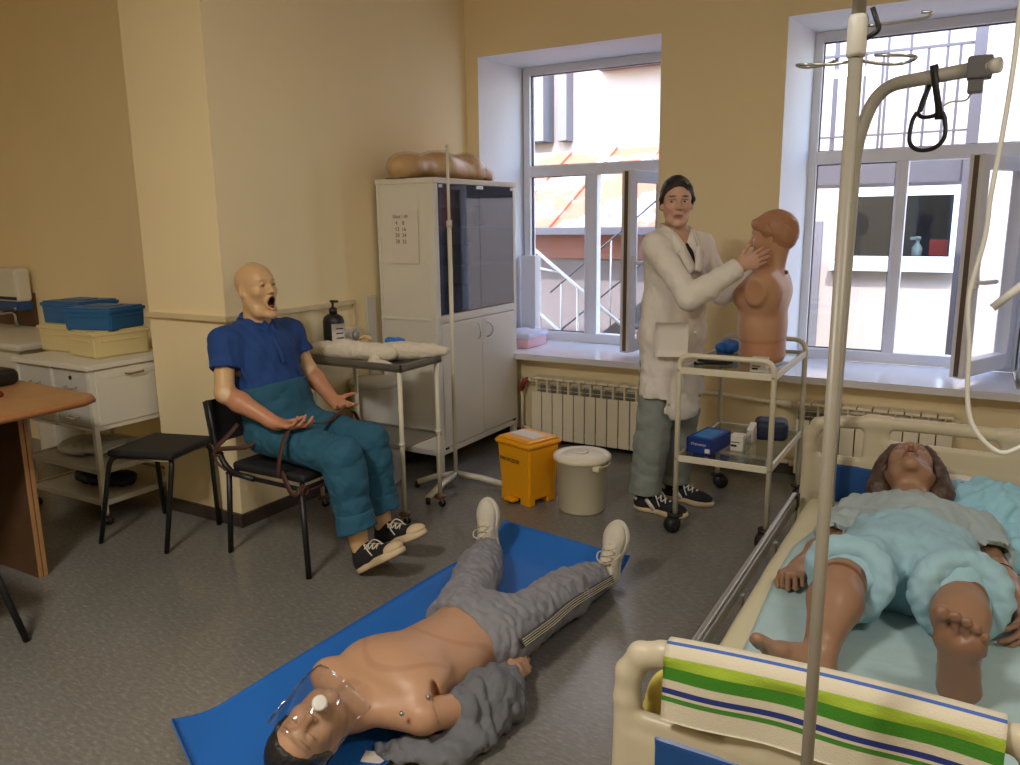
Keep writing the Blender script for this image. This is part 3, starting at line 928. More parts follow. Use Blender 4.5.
# ---------------------------------------------------------------- furniture and things
def words_on(text, size, centre, right, up, material, parent, name='lettering', depth=.0006):
    """flat lettering set on a surface: centre point, reading direction, up direction"""
    cu = bpy.data.curves.new(name, 'FONT'); cu.body = text; cu.size = size; cu.align_x = 'CENTER'; cu.align_y = 'CENTER'; cu.extrude = depth
    o = bpy.data.objects.new(name, cu); COL.objects.link(o)
    me = bpy.data.meshes.new_from_object(o.evaluated_get(bpy.context.evaluated_depsgraph_get()))
    bpy.data.objects.remove(o)
    r = Vector(right).normalized(); u = Vector(up).normalized(); n = r.cross(u)
    M_ = Matrix((r, u, n)).transposed().to_4x4(); M_.translation = Vector(centre) - BASES.get(parent.name, Vector((0, 0, 0)))
    me.transform(M_); me.materials.append(material)
    q = bpy.data.objects.new(name, me); COL.objects.link(q); q.parent = parent
    BASES[q.name] = BASES.get(parent.name, Vector((0, 0, 0)))
    return q
def single_organic(name, prims, material, label, cat, base, disp=None, vox=.0045):
    return tag(organic(name, [surface(prims, vox, 1, disp)], material, None, None, base), label, cat)
M_INK = mat('dark_ink', rgb(40, 38, 42), .8, var=.0)
M_PAPER = mat('white_paper', rgb(222, 214, 204), .8, var=.01)
M_CREAMB = mat('cream_plastic_box', rgb(214, 198, 146), .45, var=.02)
M_BLUEB = mat('blue_plastic_box', rgb(34, 98, 152), .4, var=.03)
M_WOOD = mat('beech_laminate', rgb(172, 128, 84), .4, var=.10, scale=9, bump=.03)
M_WOODD = mat('brown_laminate', rgb(92, 64, 42), .5, var=.10, scale=9)
M_TRAYST = mat('grey_painted_tray', rgb(128, 124, 112), .4, metal=.5, var=.05)
M_GAUZE = mat('white_gauze', rgb(222, 214, 196), .95, var=.04, scale=14, bump=.5, bscale=110)
M_YELLOW = mat('yellow_bin_plastic', rgb(236, 164, 16), .4, var=.02)
M_BUCKET = mat('off_white_bucket_plastic', rgb(224, 216, 190), .42, var=.02)
M_GREYB = mat('pale_grey_plastic', rgb(204, 202, 194), .45, var=.02)
M_STRAP = mat('brown_webbing', rgb(74, 46, 36), .7, var=.1, scale=40)
M_MAT = mat('blue_foam_mat', rgb(22, 104, 190), .6, var=.05, scale=5, bump=.12, bscale=160)
M_MATD = mat('grey_mat_underside', rgb(60, 62, 66), .8)
M_BEDW = mat('ivory_bed_plastic', rgb(196, 186, 160), .38, var=.02)
M_BEDB = mat('blue_bed_panel', rgb(22, 74, 138), .4, var=.02)
M_MATT = mat('cream_mattress_cover', rgb(206, 198, 164), .6, var=.04, bump=.15, bscale=12)
M_SHEET = mat('pale_blue_disposable_sheet', rgb(170, 196, 198), .75, var=.06, scale=5, bump=.3, bscale=18)
M_ALU = mat('aluminium_rail', rgb(170, 168, 164), .35, metal=.8, var=.04)
M_NAVY = mat('navy_case', rgb(24, 34, 62), .55, var=.12, scale=30)
M_CABLE = mat('black_cable', rgb(18, 18, 20), .5)
M_GLOVE = mat('blue_nitrile', rgb(38, 118, 208), .5, var=.08)
M_PINK = mat('pink_card', rgb(222, 178, 184), .7)
M_CLOTHW = mat('pale_cloth', rgb(206, 206, 220), .9, bump=.2, bscale=50)
M_TUBING = mat('clear_white_tubing', rgb(214, 214, 206), .3)
M_TANP = mat('tan_model_plastic', rgb(206, 168, 116), .4, var=.05)
M_BRASS = mat('red_valve', rgb(150, 60, 52), .5)

# -- glass-fronted cabinet
def build_cabinet():
    x0, x1, y0, y1 = -2.975, -2.582, 3.63, 4.52
    t = thing('medical_cabinet', 'tall white metal cabinet with dark glass upper doors in the corner by the window', 'cabinet', (-2.78, 4.07, 0))
    c = MB(); b = .004
    c.box((x0, y0, .12), (x0 + .015, y1, 1.68), b)                                          # back
    c.box((x0, y0, .12), (x1, y0 + .018, 1.66), b).box((x0, y1 - .018, .12), (x1, y1, 1.66), b)
    c.box((x0 - .004, y0 - .006, 1.655), (x1 + .006, y1 + .006, 1.685), b).box((x0, y0, .12), (x1, y1, .155), b)
    c.box((x0 + .01, y0 + .01, .885), (x1 + .002, y1 - .01, .930), b)
    c.box((x1 - .02, y0, .12), (x1 + .001, y0 + .042, 1.66), b).box((x1 - .02, y1 - .03, .12), (x1 + .001, y1, 1.66), b)
    # folded rims of the near side panel
    c.box((x0 + .002, y0 - .006, .90), (x1 - .04, y0 + .004, .915), .002).box((x1 - .045, y0 - .006, .13), (x1 + .001, y0 + .004, 1.655), .003).box((x0 + .002, y0 - .004, .13), (x0 + .022, y0 + .004, 1.655), .002)
    c.build('carcass', M_WHITE, t)
    for i, z in enumerate((1.18, 1.41)):
        MB().box((x0 + .02, y0 + .02, z), (x1 - .03, y1 - .02, z + .012), .002).build('shelf', M_WHITE, t)
    ym = (y0 + y1) / 2 + .02
    for i, (a, e) in enumerate(((y0 + .045, ym - .002), (ym + .002, y1 - .032))):
        g = MB().box((x1 - .004, a, .935), (x1 + .001, e, 1.652)).build('glass_door', M_DARKG, t)
        MB().box((x1 - .008, a, 1.632), (x1 + .006, a + .035, 1.652), .002).box((x1 - .008, e - .035, 1.632), (x1 + .006, e, 1.652), .002).build('hinge', M_STEEL, g)
        d = MB().box((x1 - .016, a - .002, .16), (x1 + .004, e + .0, .882), .004).build('door', M_WHITE, t)
        yh = e - .045 if i == 0 else a + .045
        sg = -1 if i == 0 else 1
        MB().tube([(x1 + .002 + .034 * math.sin(q * math.pi / 10), yh + sg * .024 * math.sin(q * math.pi / 10), .80 + .046 * math.cos(q * math.pi / 10)) for q in range(11)], .005, 8).build('handle', M_CHROME, d)
        MB().box((x1 + .001, (a if i == 0 else e - .03), .150), (x1 + .008, (a + .03 if i == 0 else e), .162), .001).build('hinge', M_BLACK, d)
    for x in (x0 + .02, x1 - .02):
        for y in (y0 + .02, y1 - .02):
            MB().box((x - .018, y - .018, 0), (x + .018, y + .018, .125), .003).build('leg', M_WHITE, t)
    p = tag(MB().box((-2.873, y0 - .0085, 1.222), (-2.685, y0 - .0065, 1.512)).build('paper_notice', M_PAPER, None, (-2.78, y0 - .007, 1.22)), 'white paper with handwritten numbers taped to the cabinet side', 'paper')
    BASES[p.name] = Vector((-2.78, y0 - .007, 1.22))
    for k, s in enumerate(('Шкаф №', '4    8 ', '12  16', '20  24', '28  32')):
        words_on(s, .030 if k else .026, (-2.805, y0 - .0090, 1.478 - .034 * k), (1, 0, -.02), (0, 0, 1), M_INK, p, 'handwriting', .0002)
    M_JAR = mat('olive_bottle', rgb(150, 134, 40), .4); M_BSK = mat('blue_basket', rgb(70, 130, 170), .5); M_BRN = mat('brown_carton', rgb(120, 90, 64), .7)
    for k, (y, z, r, h, m, what) in enumerate(((3.70, .93, .035, .20, M_JAR, 'tall olive bottle behind the cabinet glass on its bottom shelf'), (3.70, 1.192, .030, .15, M_BUCKET, 'pale bottle behind the cabinet glass on its middle shelf'),
                                         (4.18, 1.192, .035, .13, M_BUCKET, 'pale jar near the middle of the cabinet behind glass'), (4.30, 1.422, .040, .12, M_BLACK, 'dark jar on the top cabinet shelf behind glass'))):
        single(MB().lathe([(.001, 0), (r, .003), (r, h * .7), (r * .5, h * .82), (r * .5, h * .9), (r * .6, h * .9), (r * .6, h), (.001, h)], (-2.72, y, z), 16), 'bottle', m, what, 'bottle', (-2.72, y, z), 'bottles in the cabinet')
    single(MB().box((-2.80, 3.76, .931), (-2.64, 3.94, 1.02), .01), 'basket', M_BSK, 'small blue basket behind the cabinet glass on its bottom shelf', 'basket', (-2.72, 3.85, .931))
    for a, z, h, w_, lab in ((3.98, .931, .14, .16, 'brown carton behind the cabinet glass on its bottom shelf'), (3.86, 1.193, .12, .2, 'brown carton behind the cabinet glass on its middle shelf'), (3.95, 1.423, .10, .22, 'brown carton on the top cabinet shelf behind glass')):
        single(MB().box((-2.88, a, z), (-2.68, a + w_, z + h), .004).box((-2.885, a - .004, z + h - .03), (-2.675, a + w_ + .004, z + h + .003), .003), 'carton', M_BRN, lab, 'carton', (-2.78, a + w_ / 2, z), 'cartons in the cabinet')
    # the wrapped model on top
    q = [ell((-2.79, 3.66, 1.745), (.085, .10, .070), None, .02), cone((-2.79, 3.72, 1.75), (-2.79, 4.30, 1.745), .062, .085, .04, (1, 0, 0), 1.3), ell((-2.79, 3.98, 1.77), (.10, .14, .075), None, .04), ell((-2.79, 4.26, 1.765), (.11, .10, .085), None, .03), ell((-2.77, 4.44, 1.725), (.06, .07, .045), None, .02), half((0, 0, 1.690), (0, 0, -1), .004)]
    m = thing('model_part', 'tan training model wrapped in clear film lying on top of the cabinet', 'training model', (-2.79, 4.0, 1.688))
    organic('model', [surface(q, .006, 1, folds(5, .006, .10))], M_TANP, m)
    organic('plastic_wrap', [surface(grown(q, .010), .008, 1, folds(6, .008, .05))], M_FILM, m)
    MB().box((-2.90, 3.62, 1.686), (-2.66, 4.52, 1.691), .002).build('backing_card', M_BRN, m)
M_DARKG = glass_mat('tinted_cabinet_glass', (.30, .33, .38), 0.0, 1.5, 1.1)
M_FILM = glass_mat('clear_film', (.97, .97, .97), .10, 1.35, .8)
build_cabinet()

def caster(mb_w, mb_f, x, y, r=.022, w=.018, hgt=.055, ang=0.0):
    c, s = math.cos(ang), math.sin(ang)
    off = Vector((c, s, 0)) * r * .5
    p = Vector((x, y, r)) + off
    ax = Vector((-s, c, 0))
    mb_w.lathe([(.001, -w / 2), (r * .9, -w / 2), (r, -w / 4), (r, w / 4), (r * .9, w / 2), (.001, w / 2)], p, 16, axis=ax)
    for k in (-1, 1):
        q = p + ax * (w / 2 + .002) * k
        mb_f.tube([q, Vector((x, y, hgt)) + ax * (w / 2 + .002) * k], .004, 6)
    mb_f.cyl((x, y, hgt - .006), (x, y, hgt + .004), w * .8)

# -- drip stand beside the cabinet
def build_stand():
    x, y = -2.435, 3.56
    t = thing('drip_stand', 'white thin pole drip stand on a splayed foot in front of the cabinet', 'drip stand', (x, y, 0))
    MB().tube([(x, y, .05), (x, y, 1.45)], .0115, 12).build('pole', M_IVORY, t)
    MB().tube([(x, y, 1.40), (x, y, 1.83)], .008, 10).ball((x, y, 1.832), .010, 8).build('upper_pole', M_IVORY, t)
    MB().cyl((x, y, 1.42), (x, y, 1.455), .015).build('collar', M_GREYB, t)
    for (a, e) in ((-2.385, 3.225), (-2.13, 3.60), (-2.60, 3.42)):
        d = (Vector((a, e, 0)) - Vector((x, y, 0)))
        p = [Vector((x, y, .065)), Vector((x, y, .055)) + d * .5, Vector((a, e, .03))]
        MB().strap(p, Vector((0, 0, 1)), .032, .022).build('foot_bar', M_IVORY, t)
        MB().tube([(a, e, .0), (a, e, .035)], .014, 10).build('foot_cap', M_BLACK, t)
build_stand()

# -- instrument table with the bandaged limb, bottle and bin behind it
def build_table():
    x0, x1, y0, y1 = -2.88, -2.288, 2.915, 3.245
    t = thing('instrument_table', 'cream two-tier instrument table with a grey tray holding a bandaged limb', 'table', (-2.6, 3.12, 0))
    tr = MB()
    tr.box((x0, y0, .765), (x1, y1, .771), .001)
    for a, b_, c, d in ((x0, y0, x1, y0 + .012), (x0, y1 - .012, x1, y1), (x0, y0, x0 + .012, y1), (x1 - .012, y0, x1, y1)):
        tr.box((a, b_, .758), (c, d, .796), .003)
    tr.build('tray', M_TRAYST, t)
    s = MB(); s.box((x0 + .03, y0 + .02, .385), (x1 - .01, y1 - .01, .391), .001)
    for a, b_, c, d in ((x0 + .03, y0 + .015, x1 - .01, y0 + .03), (x0 + .03, y1 - .02, x1 - .01, y1 - .005)):
        s.box((a, b_, .378), (c, d, .400), .003)
    s.build('lower_shelf', M_TRAYST, t)
    for lx, ly in ((x1 - .02, y0 + .012), (x1 - .012, y1 - .03), (x0 + .04, y0 + .012), (x0 + .05, y1 - .03)):
        l = MB().tube([(lx, ly, .055), (lx, ly, .766)], .0115, 12).build('leg', M_IVORY, t)
        MB().lathe([(.001, .066), (.026, .066), (.030, .058), (.026, .050), (.001, .050)], (lx, ly, 0), 18).build('bumper_disc', M_WOODD, l)
        MB().cyl((lx - .002, ly, .40), (lx - .002, ly, .414), .015).build('collar', M_IVORY, l)
        w_ = MB(); f_ = MB(); caster(w_, f_, lx, ly, .02, .016, .052, 1.0); w_.build('wheel', M_BLACK, l); f_.build('caster_fork', M_STEEL, l)
    rg = random.Random(4)
    q = []
    P = [(-2.87, 2.985, .822, .040), (-2.76, 2.985, .824, .044), (-2.68, 2.99, .832, .046), (-2.60, 3.0, .830, .043), (-2.52, 3.03, .825, .040), (-2.46, 3.06, .818, .034)]
    for a, b_ in zip(P[:-1], P[1:]):
        n = 4
        for k in range(n):
            f = lambda k: [a[i] + (b_[i] - a[i]) * k / n for i in range(4)]
            u, v = f(k), f(k + 1); e = rg.uniform(-.003, .004)
            q.append(cone(u[:3], v[:3], u[3] + e, v[3] + e + .002, .004))
    q.append(half((0, 0, .7715), (0, 0, -1), .006))
    single_organic('bandaged_limb', q, M_GAUZE, 'upper bandaged limb model wrapped in white gauze on the table tray, nearest the seated mannequin', 'training model', (-2.65, 3.0, .7715), folds(8, .004, .06))
    q = []
    P = [(-2.515, 3.105, .820, .042), (-2.43, 3.13, .824, .042), (-2.35, 3.16, .822, .038), (-2.29, 3.19, .824, .033)]
    for a, b_ in zip(P[:-1], P[1:]):
        n = 4
        for k in range(n):
            f = lambda k: [a[i] + (b_[i] - a[i]) * k / n for i in range(4)]
            u, v = f(k), f(k + 1); e = rg.uniform(-.003, .003)
            q.append(cone(u[:3], v[:3], u[3] + e, v[3] + e + .002, .004))
    q += [ell((-2.255, 3.20, .823), (.035, .030, .024), None, .012), cone((-2.25, 3.19, .83), (-2.225, 3.205, .832), .012, .010, .006), cone((-2.25, 3.215, .825), (-2.225, 3.225, .825), .012, .010, .006), half((0, 0, .7715), (0, 0, -1), .006)]
    single_organic('bandaged_hand', q, M_GAUZE, 'bandaged hand and forearm model in white gauze at the right end of the tray', 'training model', (-2.38, 3.15, .7715), folds(9, .004, .05))
    q = [ell((-2.47, 2.97, .787), (.060, .026, .014), None, .01), ell((-2.42, 2.955, .785), (.045, .02, .012), None, .01), ell((-2.50, 2.985, .802), (.024, .022, .018), None, .01), half((0, 0, .7715), (0, 0, -1), .004)]
    single_organic('gauze_wad', q, M_GAUZE, 'loose white gauze wad on the tray front edge below the bandaged limbs', 'gauze', (-2.46, 2.97, .7715), folds(10, .006, .03))
    q = [cone((-2.58, 3.20, .852), (-2.51, 3.21, .856), .020, .016, .01), cone((-2.55, 3.20, .835), (-2.48, 3.205, .832), .018, .010, .01), half((0, 0, .7715), (0, 0, -1), .003), ell((-2.55, 3.20, .82), (.055, .03, .045), None, .01)]
    single_organic('rubber_glove', q, M_GLOVE, 'crumpled blue glove lying on the tray behind the bandaged hand', 'glove', (-2.55, 3.20, .7715), folds(11, .008, .04))
    single(MB().tube(spline([(-2.76, 3.18, .856), (-2.73, 3.19, .868), (-2.70, 3.185, .866), (-2.69, 3.19, .852)], 4), .009, 8).box((-2.745, 3.17, .7715), (-2.705, 3.205, .852), .008), 'wooden_tool', mat('pale_wood', rgb(214, 188, 140), .6), 'pale wooden piece lying on the tray behind the bandaged limb', 'tool', (-2.725, 3.19, .7715))
    # pump bottle
    b_ = thing('pump_bottle', 'black pump bottle with a white label standing on the table tray', 'bottle', (-2.865, 3.11, .7715))
    B = MB(); X, Y = -2.868, 3.11; Z = .7715
    prof = [(.001, 0), (.055, .002), (.060, .01), (.060, .168), (.052, .190), (.029, .204), (.017, .208), (.017, .214), (.001, .215)]
    B.lathe([(r, z + .012 * min(1, z / .1)) for r, z in prof], (X, Y, Z), 28, sy=.80)
    B.build('body', M_BLACK, b_)
    MB().lathe([(.001, .218), (.021, .218), (.021, .245), (.012, .250), (.006, .252), (.006, .282), (.001, .282)], (X, Y, Z), 16).box((X - .014, Y - .008, Z + .276), (X + .036, Y + .008, Z + .288), .004).build('pump', M_BLACK, b_)
    lb = MB()
    lb.sheet(lambda u, v: (X + .0612 * math.cos(-1.15 + 1.9 * u), Y + .0612 * .80 * math.sin(-1.15 + 1.9 * u), Z + .045 + .125 * v), 12, 2, .0005)
    l_ = lb.build('label', M_PAPER, b_)
    for k in range(4):
        MB().sheet(lambda u, v: (X + .0622 * math.cos(-.75 + .75 * u), Y + .0622 * .80 * math.sin(-.75 + .75 * u), Z + .07 + .024 * k + .006 * v), 8, 1, .0003).build('printed_line', M_INK, l_)
build_table()
t = thing('lidded_bin', 'tall pale grey round bin with a flat lid standing under the instrument table', 'bin', (-2.855, 3.40, 0))
MB().lathe([(.001, 0), (.118, .0), (.124, .01), (.132, .55), (.132, .56), (.001, .56)], (-2.856, 3.402, 0), 36).build('body', M_GREYB, t)
MB().lathe([(.001, .56), (.139, .56), (.142, .568), (.142, .582), (.133, .594), (.03, .600), (.001, .600)], (-2.856, 3.402, 0), 36).build('lid', M_GREYB, t)

# -- double socket on the left wall, cable drop, boxed pipe by the cabinet
t = thing('wall_socket', 'white double wall socket on the left wall above the instrument table', 'socket', (-3.0, 3.40, .80))
MB().box((-3.0, 3.345, .79), (-2.972, 3.445, .88), .006).build('housing', M_WHITE, t)
MB().lathe([(.001, -.002), (.026, -.002), (.030, .002), (.001, .0015)], (-2.971, 3.395, .835), 20, axis=(1, 0, 0)).build('face', M_GREYB, t)
single(MB().box((-3.0, 3.52, 0), (-2.985, 3.60, 1.04), .004).box((-2.985, 3.535, 0), (-2.98, 3.585, 1.03), .002), 'leaning_board', M_GREYB, 'narrow grey board standing in the gap between wall and cabinet', 'board', (-2.99, 3.56, 0))
t = thing('wall_socket', 'small white socket on the corner of the wall beside the blue boxes', 'socket', (-3.57, 2.9, 1.0))
MB().box((-3.60, 2.88, .96), (-3.565, 2.995, 1.04), .006).build('housing', M_WHITE, t)

# -- pedal bin and bucket
def build_bins():
    t = thing('pedal_bin', 'yellow pedal bin with a paper on its lid in front of the radiator', 'bin', (-1.96, 3.56, 0))
    c = Vector((-1.962, 3.545, 0)); a = math.radians(-18)
    R = Matrix.Rotation(a, 3, 'Z')
    def quad(mb, hx0, hy0, hx1, hy1, z0, z1, bev=.0):
        vs = [c + R @ Vector((sx * hx, sy * hy, 0)) + Vector((0, 0, z)) for z, hx, hy in ((z0, hx0, hy0), (z1, hx1, hy1)) for sx, sy in ((-1, -1), (1, -1), (1, 1), (-1, 1))]
        bm = bmesh.new(); V = [bm.verts.new(v) for v in vs]
        for f in ((3, 2, 1, 0), (4, 5, 6, 7), (0, 1, 5, 4), (1, 2, 6, 5), (2, 3, 7, 6), (3, 0, 4, 7)): bm.faces.new([V[i] for i in f])
        bmesh.ops.bevel(bm, geom=list(bm.edges), offset=bev, segments=3, affect='EDGES')
        mb.add([v.co.copy() for v in bm.verts], [[v.index for v in f.verts] for f in bm.faces] if not bm.verts.index_update() else None)
        bm.free()
    b = MB(); quad(b, .108, .098, .124, .112, .045, .318, .012)
    quad(b, .108, .098, .109, .099, .028, .08, .008)
    for s in (-1, 1):
        k = c + R @ Vector((s * .074, -.075, 0)); b.box(k - Vector((.035, .022, 0)), k + Vector((.035, .022, .06)), .006, rot=R)
        k = c + R @ Vector((s * .074, .065, 0)); b.box(k - Vector((.035, .03, 0)), k + Vector((.035, .03, .06)), .006, rot=R)
    body = b.build('body', M_YELLOW, t)
    l = MB(); quad(l, .137, .125, .132, .120, .312, .338, .010); quad(l, .128, .116, .112, .100, .336, .352, .010)
    lid = l.build('lid', M_YELLOW, t)
    p = MB(); quad(p, .092, .050, .092, .050, .3525, .3545, .0005); p.build('paper_label', M_PAPER, lid)
    k = c + R @ Vector((-.012, -.112, .022)); MB().box(k - Vector((.034, .022, .008)), k + Vector((.034, .022, .008)), .004, rot=R).build('pedal', M_YELLOW, t)
    f = R @ Vector((0, -1, 0))
    words_on('РАСХОДОВ', .026, c + R @ Vector((-.022, -.1128, .232)), R @ Vector((1, 0, 0)), R @ Vector((0, -.055, 1)), M_INK, body)
    t = thing('bucket', 'off-white round bucket with a clipped lid standing beside the yellow pedal bin', 'bucket', (-1.650, 3.545, 0))
    x, y = -1.650, 3.545
    MB().lathe([(.001, 0), (.112, 0), (.118, .008), (.130, .255), (.136, .258), (.136, .272), (.001, .272)], (x, y, 0), 40).build('body', M_BUCKET, t)
    ld = MB().lathe([(.001, .290), (.10, .290), (.112, .284), (.122, .292), (.140, .292), (.147, .284), (.147, .268), (.141, .264), (.001, .268)], (x, y, 0), 40).build('lid', M_BUCKET, t)
    MB().box((x - .05, y + .0, .288), (x + .02, y + .045, .300), .005).build('lid_label', M_PAPER, ld)
    MB().box((x + .10, y - .10, .236), (x + .135, y - .055, .262), .008).build('handle_lug', M_BUCKET, t)
    MB().tube(arc((x, y, .25), .140, math.radians(-35), math.radians(145), 24, (1, 0, 0), (0, 1, 0)), .004, 6).build('handle', M_BUCKET, t)
build_bins()

# -- radiators and heating pipe
def radiator(x0, n, label):
    t = thing('radiator', label, 'radiator', (x0 + n * .0385, 4.55, .05))
    p = .0765
    for k in range(n):
        x = x0 + k * p; b = .003
        s = MB()
        s.box((x + .003, 4.495, .045), (x + p - .003, 4.505, .355), b)
        s.box((x + .003, 4.505, .435), (x + p - .003, 4.60, .450), b).box((x + .003, 4.505, .05), (x + p - .003, 4.60, .065), b)
        s.box((x + .034, 4.505, .06), (x + .040, 4.60, .44)).box((x + .033, 4.4955, .35), (x + .0355, 4.503, .44))
        s.box((x + .003, 4.4985, .375), (x + p - .003, 4.501, .378)).box((x + .003, 4.4985, .405), (x + p - .003, 4.501, .408)).build('section', M_RAD, t)
    MB().box((x0 + .004, 4.55, .06), (x0 + n * p - .004, 4.592, .436), .004).build('core', M_RADGAP, t)
    MB().tube([(x0 - .03, 4.555, .415), (x0 + n * p + .03, 4.555, .415)], .018, 12).tube([(x0 - .03, 4.555, .085), (x0 + n * p + .03, 4.555, .085)], .018, 12).build('header_pipe', M_RAD, t)
radiator(-2.462, 10, 'white ribbed radiator under the left window behind the two bins')
radiator(-0.80, 10, 'white ribbed radiator under the right window behind the bed headboard')
t = thing('heating_pipe', 'white heating pipe running along the wall between the two radiators', 'pipe', (-1.2, 4.57, .42))
MB().tube([(-1.665, 4.57, .425), (-1.30, 4.57, .44), (-.84, 4.57, .42)], .012, 10).build('upper_pipe', M_RAD, t)
MB().tube([(-1.665, 4.57, .085), (-.84, 4.57, .085)], .012, 10).build('lower_pipe', M_RAD, t)
MB().cyl((-.93, 4.57, .428), (-.84, 4.57, .42), .019).build('coupling', M_RAD, t)
t = thing('radiator_valve', 'red radiator valve beside the cabinet at the end of the left radiator', 'valve', (-2.56, 4.56, .4))
MB().tube([(-2.497, 4.555, .415), (-2.575, 4.575, .415)], .012, 10).tube([(-2.575, 4.575, .415), (-2.575, 4.575, .02)], .010, 10).tube([(-2.575, 4.575, .085), (-2.497, 4.555, .085)], .011, 10).build('pipe', M_RAD, t)
MB().tube([(-2.515, 4.555, .42), (-2.545, 4.545, .405), (-2.560, 4.545, .345)], .016, 8).build('valve_head', M_BRASS, t)

# -- things on the left sill
t = thing('cloth_box', 'pink box topped with folded pale cloth on the left window sill', 'box', (-2.68, 4.82, .598))
MB().box((-2.82, 4.68, .599), (-2.585, 4.95, .668), .004).build('box', M_PINK, t)
q = [block((-2.70, 4.82, .680), (.125, .145, .016), None, .012, .02), ell((-2.68, 4.80, .695), (.11, .10, .016), None, .02)]
organic('cloth', [surface(q, .006, 1, folds(14, .010, .09))], M_CLOTHW, t)
single(MB().box((-2.815, 5.0, .599), (-2.70, 5.075, 1.205), .004), 'carton', M_PVC, 'tall narrow white carton standing on the left sill against the window', 'carton', (-2.76, 5.04, .598))

# -- two-tier trolley by the window
def build_trolley():
    x0, x1, y0, y1 = -1.135, -.715, 3.475, 4.18
    t = thing('trolley', 'ivory two-tier glass-shelf trolley carrying the torso bust', 'trolley', ((x0 + x1) / 2, (y0 + y1) / 2, 0))
    for sy, y in ((0, y0), (1, y1)):                 # each end is one bent tube with two legs
        pth = round_path([(x0, y, .085), (x0, y, .845), (x1, y, .845), (x1, y, .085)], .06, 8)
        MB().tube(pth, .0125, 12).build('end_frame', M_IVORY, t)
    for z, nm in ((.345, 'lower_shelf'), (.760, 'upper_shelf')):
        f = MB()
        for y in (y0, y1): f.box((x0 + .01, y - .006, z), (x1 - .01, y + .006, z + .030), .003)
        for x in (x0, x1): f.box((x - .006, y0 + .01, z), (x + .006, y1 - .01, z + .030), .003)
        fo = f.build(nm, M_IVORY, t)
        MB().box((x0 + .007, y0 + .007, z + .016), (x1 - .007, y1 - .007, z + .021)).build('glass_plate', M_CLEAR, fo)
        bo = MB()
        for x in (x0, x1):
            for y in (y0, y1): bo.ball((x, y - .0125 * (1 if y == y0 else -1), z + .015), .0055, 6)
        bo.build('bolt', M_STEEL, fo)
    for x in (x0, x1):
        for y, a in ((y0, -1.9), (y1, .6)):
            w_ = MB(); f_ = MB(); caster(w_, f_, x, y, .040, .046, .085, a)
            w = w_.build('wheel', M_BLACK, t); f_.build('caster_fork', M_BLACK, w)
    # things on the upper shelf
    zt = .7815
    c = MB(); rg = random.Random(9)
    pts = [(-1.02 + .055 * math.cos(a * 1.0) * (1 + .3 * math.sin(a * .37)) + rg.uniform(-.01, .01), 3.66 + .045 * math.sin(a * 1.13), zt + .006 + .012 * abs(math.sin(a * .5))) for a in np.linspace(0, 19, 40)]
    c.tube(spline([(-1.10, 3.60, zt + .004), (-1.06, 3.63, zt + .004)] + pts, 3), .0048, 6)
    single(c.ball((-1.10, 3.60, zt + .008), .008, 8), 'cable', M_CABLE, 'coiled black cable on the trolley upper shelf in front of the bust', 'cable', (-1.02, 3.66, zt))
    q = [ell((-1.06, 4.02, zt + .030), (.05, .07, .030), None, .02), cone((-1.09, 3.97, zt + .03), (-1.02, 3.93, zt + .04), .022, .016, .012), cone((-1.05, 4.0, zt + .045), (-1.0, 3.96, zt + .05), .020, .014, .012), half((0, 0, zt), (0, 0, -1), .004)]
    single_organic('rubber_glove', q, M_GLOVE, 'crumpled bright blue gloves on the trolley upper shelf beside the bust', 'glove', (-1.05, 4.0, zt), folds(15, .010, .04))
    b = thing('small_carton', 'small white carton on the trolley upper shelf near the front rail', 'carton', (-.80, 3.56, zt))
    MB().box((-.835, 3.535, zt), (-.765, 3.595, zt + .062), .003).build('box', M_WHITE, b)
    MB().box((-.825, 3.534, zt + .012), (-.80, 3.535, zt + .020)).box((-.825, 3.534, zt + .026), (-.79, 3.535, zt + .030)).build('printing', M_INK, b)
    single(MB().sheet(lambda u, v: (-1.12 + .10 * u, 3.68 + .34 * v, zt + .004 + .012 * math.sin(3 * u + 4 * v) ** 2), 8, 12, .001), 'film_pouch', M_FILM2, 'long clear film pouch on the left edge of the trolley upper shelf', 'pouch', (-1.07, 3.85, zt))
    # and on the lower one
    zl = .3665
    b = thing('glove_box', 'blue cardboard glove box on the trolley lower shelf', 'box', (-1.06, 3.68, zl))
    R = Matrix.Rotation(math.radians(-8), 3, 'Z'); c0 = Vector((-1.045, 3.68, zl + .036))
    MB().box(c0 - Vector((.062, .115, .036)), c0 + Vector((.062, .115, .036)), .002, rot=R).build('carton', mat('deep_blue_card', rgb(20, 50, 130), .5, var=.05), b)
    p = c0 + Vector((0, 0, .0365)); MB().box(p - Vector((.045, .085, .0004)), p + Vector((.045, .085, .0006)), 0, rot=R).build('printed_panel', mat('light_blue_print', rgb(46, 128, 200), .5, var=.25, scale=25), b)
    p = c0 + R @ Vector((.044, -.1155, -.018)); MB().box(p - Vector((.012, .0006, .010)), p + Vector((.012, .0006, .010)), 0, rot=R).build('barcode_label', M_PAPER, b)
    words_on('Перчатки', .016, c0 + R @ Vector((.0, -.1160, .008)), R @ Vector((1, 0, 0)), (0, 0, 1), M_PAPER, b)
    b = thing('clear_case', 'white carton beside a clear plastic case on the trolley lower shelf', 'case', (-.91, 3.72, zl))
    b['label'] = 'small white carton in a clear case in the middle of the trolley lower shelf'
    MB().box((-.945, 3.69, zl), (-.885, 3.75, zl + .075), .003).build('carton', M_WHITE, b)
    MB().box((-.960, 3.66, zl), (-.870, 3.78, zl + .004), .001).box((-.872, 3.66, zl), (-.869, 3.78, zl + .07), .001).build('case', M_CLEAR, b)
